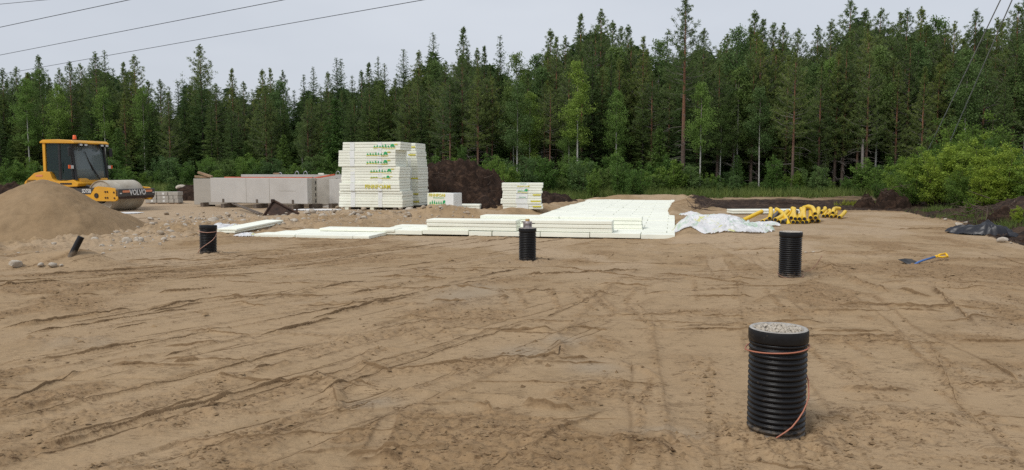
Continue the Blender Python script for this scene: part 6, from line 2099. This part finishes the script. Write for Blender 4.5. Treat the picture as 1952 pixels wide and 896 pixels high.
# ------------------------------------------------------------------ front trees one can pick out: px, top py, kind, variant, depth offset, label
FRONT = [
 (1308, -8, 'tall_pine', 0, -3, 'giant lone pine with long bare red trunk rising above the whole forest', 'pine tree'),
 (857, 150, 'pine', 2, 0, 'pine with slim bare trunk on the left shoulder of the peat mound', 'pine tree'),
 (910, 165, 'pine', 0, 0, 'pine with straight red trunk behind the crest of the peat mound', 'pine tree'),
 (928, 150, 'pine', 2, 1.5, 'thin pine trunk right beside the straight red one behind the peat mound', 'pine tree'),
 (778, 150, 'pine', 1, 1, 'dense pine behind the right side of the tall foam stack', 'pine tree'),
 (640, 190, 'young_spruce', 0, 0, 'bright pyramid spruce left of the tall foam stack', 'spruce tree'),
 (668, 190, 'spruce', 2, -1, 'broad green spruce behind the left side of the tall foam stack', 'spruce tree'),
 (1048, 165, 'pine', 2, 0, 'pine with a red trunk between the pale birches right of the five layer stack', 'pine tree'),
 (1103, 118, 'birch', 1, -2, 'light green birch with tall white trunk right of the five layer foam stack', 'birch tree'),
 (1086, 235, 'birch', 2, -1.5, 'small low birch close in front of the tall white trunked one', 'birch tree'),
 (985, 155, 'dark_birch', 0, -1, 'airy dark birch above the right edge of the peat mound', 'birch tree'),
 (1010, 175, 'birch', 0, 0, 'leafy birch with pale trunk above the five layer foam stack', 'birch tree'),
 (1178, 170, 'birch', 0, -1, 'round crowned young birch beyond the far end of the foam floor', 'birch tree'),
 (1148, 130, 'pine', 3, 1, 'tall dark pine with bare trunk behind the round crowned birch', 'pine tree'),
 (1258, 245, 'young_spruce', 1, -2, 'bushy bright spruce at the foot of the giant lone pine, on its left', 'spruce tree'),
 (1338, 158, 'birch', 1, -4, 'yellow green birch with white trunk right of the giant lone pine', 'birch tree'),
 (1375, 200, 'dark_birch', 1, 0, 'dark birch with white stem just right of the yellow green birch', 'birch tree'),
 (1405, 296, 'young_spruce', 0, -4, 'little pyramid spruce in the grass right of the yellow green birch', 'spruce tree'),
 (1452, 165, 'dark_birch', 0, 0, 'grey green birch with twin pale stems above the film heap', 'birch tree'),
 (1518, 100, 'pine', 0, -2, 'pine with thick pinkish trunk and many dead side branches above the pipes', 'pine tree'),
 (1437, 120, 'pine', 3, 2, 'pine with high crown behind the grey green twin stemmed birch', 'pine tree'),
 (1578, 110, 'birch', 0, 2, 'slender birch with mottled trunk right of the thick pinkish pine', 'birch tree'),
 (1600, 90, 'pine', 0, 3, 'high crowned pine behind the mottled slender birch', 'pine tree'),
 (1660, 100, 'pine', 1, -1, 'pine with light green crown above the dark root clods', 'pine tree'),
 (1640, 130, 'pine', 2, 1, 'pine with red trunk left of the light crowned one above the root clods', 'pine tree'),
 (1715, 125, 'pine', 4, 0, 'pale green pine with spreading branches left of the tall saplings', 'pine tree'),
 (1765, 130, 'pine', 4, -1, 'grey green pine with hanging branches above the tall saplings', 'pine tree'),
 (1850, 92, 'dark_birch', 1, -1, 'tall birch with a white trunk seen between the stay wires and the edge', 'birch tree'),
 (1918, 150, 'spruce', 2, -2, 'spruce with tiered light branches at the right edge above the bushes', 'spruce tree'),
 (700, 170, 'spruce', 0, 0, 'full spruce behind the middle of the tall foam stack', 'spruce tree'),
 (540, 258, 'young_spruce', 1, -4, 'lit young spruce behind the middle of the concrete panels', 'spruce tree'),
 (445, 290, 'young_spruce', 0, -6, 'small yellow green spruce behind the left part of the concrete panels', 'spruce tree'),
 (225, 245, 'young_spruce', 1, -3, 'bright young spruce just right of the roller cab', 'spruce tree'),
 (195, 165, 'birch', 2, 1, 'soft birch crown right behind the roller cab roof', 'birch tree'),
 (110, 160, 'birch', 0, 1, 'soft green birch left above the roller cab', 'birch tree'),
 (48, 150, 'birch', 1, 0, 'tall thin birch with white trunk behind the rear of the roller', 'birch tree'),
 (270, 165, 'birch', 2, 2, 'dim birch crown above the roller drum', 'birch tree'),
 (320, 175, 'pine', 3, 0, 'bushy pine above the concrete block pallet', 'pine tree'),
 (585, 190, 'pine', 3, 0, 'broad soft pine above the right half of the concrete panels', 'pine tree'),
 (505, 165, 'pine', 3, 1, 'broad dark pine above the middle of the concrete panels', 'pine tree'),
 (400, 190, 'spruce', 1, 0, 'dark spruce below the tallest ragged skyline pine', 'spruce tree'),
 (440, 200, 'spruce', 2, 0, 'wide dark spruce right of the tallest ragged skyline pine', 'spruce tree'),
]
for px, py, kind, vr, off, lab, cat in FRONT:
    Y = front_depth(px) + off
    x, h = height_to(px, py, Y)
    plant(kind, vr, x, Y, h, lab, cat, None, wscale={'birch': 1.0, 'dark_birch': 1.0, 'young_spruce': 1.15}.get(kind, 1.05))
# ------------------------------------------------------------------ the packed rows in between: nothing tells these apart
def skyline(px):
    xs = [q[0] for q in sky_rows]
    return float(np.interp(px, xs, [q[1] for q in sky_rows]))
GL = {'pine': ('dim pine packed among the other trunks in the forest depth', 'pine tree', 'pines packed in the forest depth'),
      'spruce': ('dark spruce packed among the other trunks in the forest depth', 'spruce tree', 'spruces packed in the forest depth'),
      'dark_birch': ('dull birch half hidden among conifers in the forest depth', 'birch tree', 'birches half hidden in the forest depth'),
      'young_spruce': ('small spruce in the shade under the forest edge', 'spruce tree', 'small spruces in the forest shade')}
px = -80.0
while px < 2040:
    for row in range(3):
        q = px + random.uniform(-12, 12)
        kind = random.choices(['pine', 'spruce', 'dark_birch'], [0.4, 0.5, 0.1] if q < 800 else [0.62, 0.2, 0.18])[0]
        Y = front_depth(q) + (1.5, 5, 10)[row] + random.uniform(-1.2, 2)
        base = skyline(q)
        py = base + random.uniform(18, 70) + (28 if row == 0 else 0)
        x, h = height_to(q, py, Y)
        lab, cat, grp = GL[kind]
        lab, grp = lab.replace('forest depth', 'depth ' + ZS(q)).replace('among the other trunks ', ''), grp + ' ' + ZS(q)
        plant(kind, random.randrange(5), x, Y, h, lab, cat, grp, wscale=random.uniform(0.9, 1.2))
    px += 27
px = -70.0
while px < 2040:
    Y = front_depth(px) + random.uniform(1.0, 8)
    h = random.uniform(2.2, 6.0)
    lab, cat, grp = GL['young_spruce']
    lab, grp = lab + ' ' + ZS(px), grp + ' ' + ZS(px)
    plant('young_spruce', random.randrange(2), X(px, Y), Y, h, lab, cat, grp)
    px += random.uniform(24, 40)
# far wood behind: reads as one mass
def far_wood():
    r = np.random.default_rng(77)
    P, Dr, T, Ls = [], [], [], []
    for k in range(420):
        px_ = r.uniform(-220, 2170)
        Y = front_depth(px_) + r.uniform(14, 30)
        x = X(px_, Y)
        top = D(px_, skyline(px_) + r.uniform(30, 95), Y).z
        n = 900
        t = r.random(n) ** 1.15
        rad = 2.3 * (1 - t) ** 0.7 * np.sqrt(r.random(n)) + 0.05
        a = r.uniform(0, 6.283, n)
        P.append(np.stack([x + np.cos(a) * rad, Y + np.sin(a) * rad, top * t], 1))
        Dr.append(norm(np.stack([np.cos(a), np.sin(a), r.uniform(-0.8, 0.3, n)], 1)))
        T.append(r.uniform(0, 0.7, n))
        Ls.append(r.uniform(0.5, 1.0, n))
    P, Dr, T, Ls = map(np.concatenate, (P, Dr, T, Ls))
    o = crown_mesh([leaf_tris(P, Dr, Ls, Ls * 0.4, r, T)], 'far_wood', 'spruce', None)
    tag(o, kind='stuff')
far_wood()
# dead snag
p = D(1645, 265, front_depth(1645) - 1.5)
sn = thing('dead_tree', 'short bare broken grey trunk standing before the pines left of the saplings', 'dead tree', (p.x, p.y, gz(p.x, p.y)))
mb = MB(); hh = p.z - gz(p.x, p.y)
mb.tube([(0, 0, -.1), (0.03, 0, hh * .5), (0.0, 0, hh * .94), (0.02, 0, hh)], [.13, .11, .07, .02], 7)
mb.build('trunk', 'dead_wood', sn, smooth=True)
mb = MB(); mb.tube([(0, 0, hh * .6), (.35, -.1, hh * .66)], [.025, .01], 4); mb.build('branch_stub', 'dead_wood', sn)

# ------------------------------------------------------------------ shrubs along the forest edge
def zone_text(px):
    return next((t for a, b, t in ZONES if a <= px < b), 'at the edge of the forest')
SG = [('leafy green shrub in the low thicket along the forest edge', 'shrub', 'shrubs along the forest edge')]
def edge_depth(px):
    return float(np.interp(px, [-100, 0, 300, 620, 800, 960, 1100, 1300, 1420, 1560, 1700, 2000], [58, 58, 60, 62, 50, 46, 47, 46, 47, 47, 45, 42]))
px = -60.0
while px < 2000:
    for row in range(2):
        q = px + random.uniform(-10, 10)
        Y = edge_depth(q) + (0, 4.5)[row] + random.uniform(-1, 1.5)
        lo = 0.55 if 1340 < q < 1640 else 1.0
        h = random.uniform(1.1, 2.3) * lo * (1.15 if row else 1.0)
        rr_ = 'front row' if row == 0 else 'back row'
        plant('shrub', random.randrange(3), X(q, Y), Y, h, 'leafy shrub in the %s of the thicket %s' % (rr_, ZS(q)), 'shrub', 'shrubs %s %s' % (rr_, ZS(q)), wscale=random.uniform(1.0, 1.35))
    px += random.uniform(21, 29)
SH = [(880, 285, 47, 'shrub', 1, 'light green sapling growing on top of the peat mound', .9), (965, 318, 42, 'shrub', 0, 'tallest bush at the foot of the peat mound above the five layer stack', 1.2),
      (1000, 300, 44, 'shrub', 2, 'rounded bush right above the five layer foam stack', 1.1), (1182, 305, 43, 'shrub', 1, 'pale leafy sapling beyond the far edge of the foam floor', .9),
      (1130, 325, 42, 'shrub', 1, 'dark pointed sapling left of the pale leafy one beyond the foam floor', .9), (1215, 325, 41, 'shrub', 0, 'low broad bush right of the pale leafy sapling beyond the foam floor', 1.2),
      (1560, 318, 45, 'shrub', 2, 'low bush before the pine trunks above the yellow pipes', 1.2), (1475, 300, 47, 'shrub', 1, 'single light leafed bush in the grass above the film heap', .8),
      (460, 305, 52, 'shrub', 1, 'thin bright bush rising behind the left end of the concrete panels', .7), (415, 325, 48, 'shrub', 0, 'low bush between the concrete panels and the forest', 1.1),
      (235, 330, 46, 'shrub', 0, 'bush showing between the roller cab and its drum', 1.2), (330, 338, 44, 'shrub', 2, 'bush behind the concrete block pallet', 1.2), (20, 340, 46, 'shrub', 0, 'bush behind the left end of the peat ridge', 1.3)]
for px, py, Y, kind, vr, lab, ws in SH:
    x, h = height_to(px, py, Y)
    if 'on top' in lab:
        Y = 34.5
        x, h = X(px, Y), 0.85
        o = plant(kind, vr, x, Y, h, lab, 'shrub', None, wscale=ws)
        o.location.z = D(px, 314, Y).z
    else:
        plant(kind, vr, x, Y, h, lab, 'shrub', None, wscale=ws)
# the tall saplings on the right, close by
SAP = [(1722, 300, 33, 0, 'leftmost bushy sapling of the tall green thicket on the right'), (1748, 285, 31.5, 1, 'pointed yellow green sapling second from the left of the tall thicket'),
       (1775, 268, 33, 2, 'tall sapling behind the foot of the stay wires'), (1795, 276, 30, 0, 'broad sapling right of the foot of the stay wires'), (1822, 262, 31, 1, 'upright light sapling in the middle of the tall thicket'),
       (1846, 272, 29, 0, 'dense sapling right of the middle of the tall thicket'), (1868, 225, 33, 2, 'highest sapling of the thicket below the white birch trunk'), (1893, 262, 28, 1, 'bright sapling right of the highest one in the thicket'),
       (1918, 275, 27, 0, 'wide sapling near the right end of the thicket'), (1948, 268, 30, 2, 'sapling cut by the right picture edge'), (1738, 330, 31, 2, 'low leafy sapling at the front left foot of the thicket'),
       (1785, 325, 30.5, 0, 'low leafy sapling hanging over the dark bank in the thicket middle'), (1840, 325, 28, 2, 'low leafy sapling over the bank above the black tarpaulin'), (1885, 318, 27, 0, 'low leafy sapling between the tarpaulin and the picture edge'),
       (1706, 330, 36, 1, 'outlying small sapling left of the tall thicket'), (1676, 345, 38, 2, 'low outlying bush behind the dark root clods'), (1975, 290, 26, 1, 'sapling beyond the right picture edge'), (1810, 300, 35, 2, 'sapling filling the back of the thicket behind the wires'), (1760, 305, 36, 0, 'sapling filling the back left of the thicket'), (1925, 310, 33, 2, 'dim sapling filling the back right of the thicket')]
for px, py, Y, vr, lab in SAP:
    x, h = height_to(px, py, Y)
    plant('sapling', vr, x, Y, h, lab, 'sapling', None, wscale=(1.15 if h > 2 else 1.4) * (.7 if px < 1710 else 1))
for px, py, bot, vr, lab in [(1848, 372, 410, 1, 'small light green sprout on the torn bank left above the tarpaulin'), (1906, 355, 402, 1, 'thin light green sprout on the torn bank right above the tarpaulin'), (1938, 395, 432, 0, 'small sprout low on the bank by the right picture edge'),
                         (1690, 372, 392, 0, 'small leafy tuft at the foot of the dark root clods')]:
    q = gp(px, bot)
    h = (bot - py) / FPX * q.y
    plant('sapling', vr, q.x, q.y, h, lab, 'plant', None, wscale=1.0)

# ------------------------------------------------------------------ grass
def blades(name, n, sampler, hmin, hmax, mat, seed, w=0.02):
    r = np.random.default_rng(seed)
    x, y = sampler(r, n)
    z = hmacro(x, y)
    n = len(x)
    P = np.stack([x, y, z - 0.02], 1)
    Dr = norm(np.stack([r.normal(size=n) * 0.45, r.normal(size=n) * 0.45, np.ones(n)], 1))
    L = r.uniform(hmin, hmax, n)
    tone = np.clip(0.5 + 0.9 * fbm(x * 0.5, y * 0.5, seed, 3) + r.normal(size=n) * 0.15, 0, 1)
    o = crown_mesh([leaf_tris(P, Dr, L, w, r, tone)], name, mat, None)
    return tag(o, kind='stuff')
def verge(r, n):
    px_ = r.uniform(-100, 2050, n)
    d = r.random(n)
    e = np.interp(px_, [-100, 370, 620, 800, 1000, 1300, 1650, 1750, 2050], [50, 52, 50, 44, 41, 41.5, 43, 42, 40])
    Y = e + d ** 1.3 * 16 + fbm(px_ * 0.03, px_ * 0.0, 4, 2) * 2
    return (px_ - 976) / FPX * Y, Y
blades('verge_grass', 60000, verge, 0.25, 0.75, 'grass', 41, 0.035)
def tufts(centres):
    def f(r, n):
        k = r.integers(0, len(centres), n)
        c = np.array([(q.x, q.y) for q, _ in centres])[k]
        s = np.array([w for _, w in centres])[k]
        return c[:, 0] + r.normal(size=n) * s, c[:, 1] + r.normal(size=n) * s
    return f
blades('bank_grass', 5200, tufts([(gp(1832, 416), .32), (gp(1930, 430), .35), (gp(1782, 404), .3), (gp(1905, 420), .3), (gp(1945, 400), .4), (gp(1690, 390), .2)]), 0.12, 0.34, 'grass', 43, 0.016)
blades('yellow_weeds', 260, tufts([(gp(1632, 391), .35), (gp(1650, 392), .3), (gp(1615, 392), .25)]), 0.12, 0.3, 'yellow_leaf', 44, 0.05)

# ------------------------------------------------------------------ drop prototypes that were never set out
def drop(o):
    for ch in list(o.children):
        drop(ch)
    bpy.data.objects.remove(o)
for kind, lst in PROTO.items():
    for i, (o, H) in enumerate(lst):
        if (kind, i) not in used:
            drop(o)
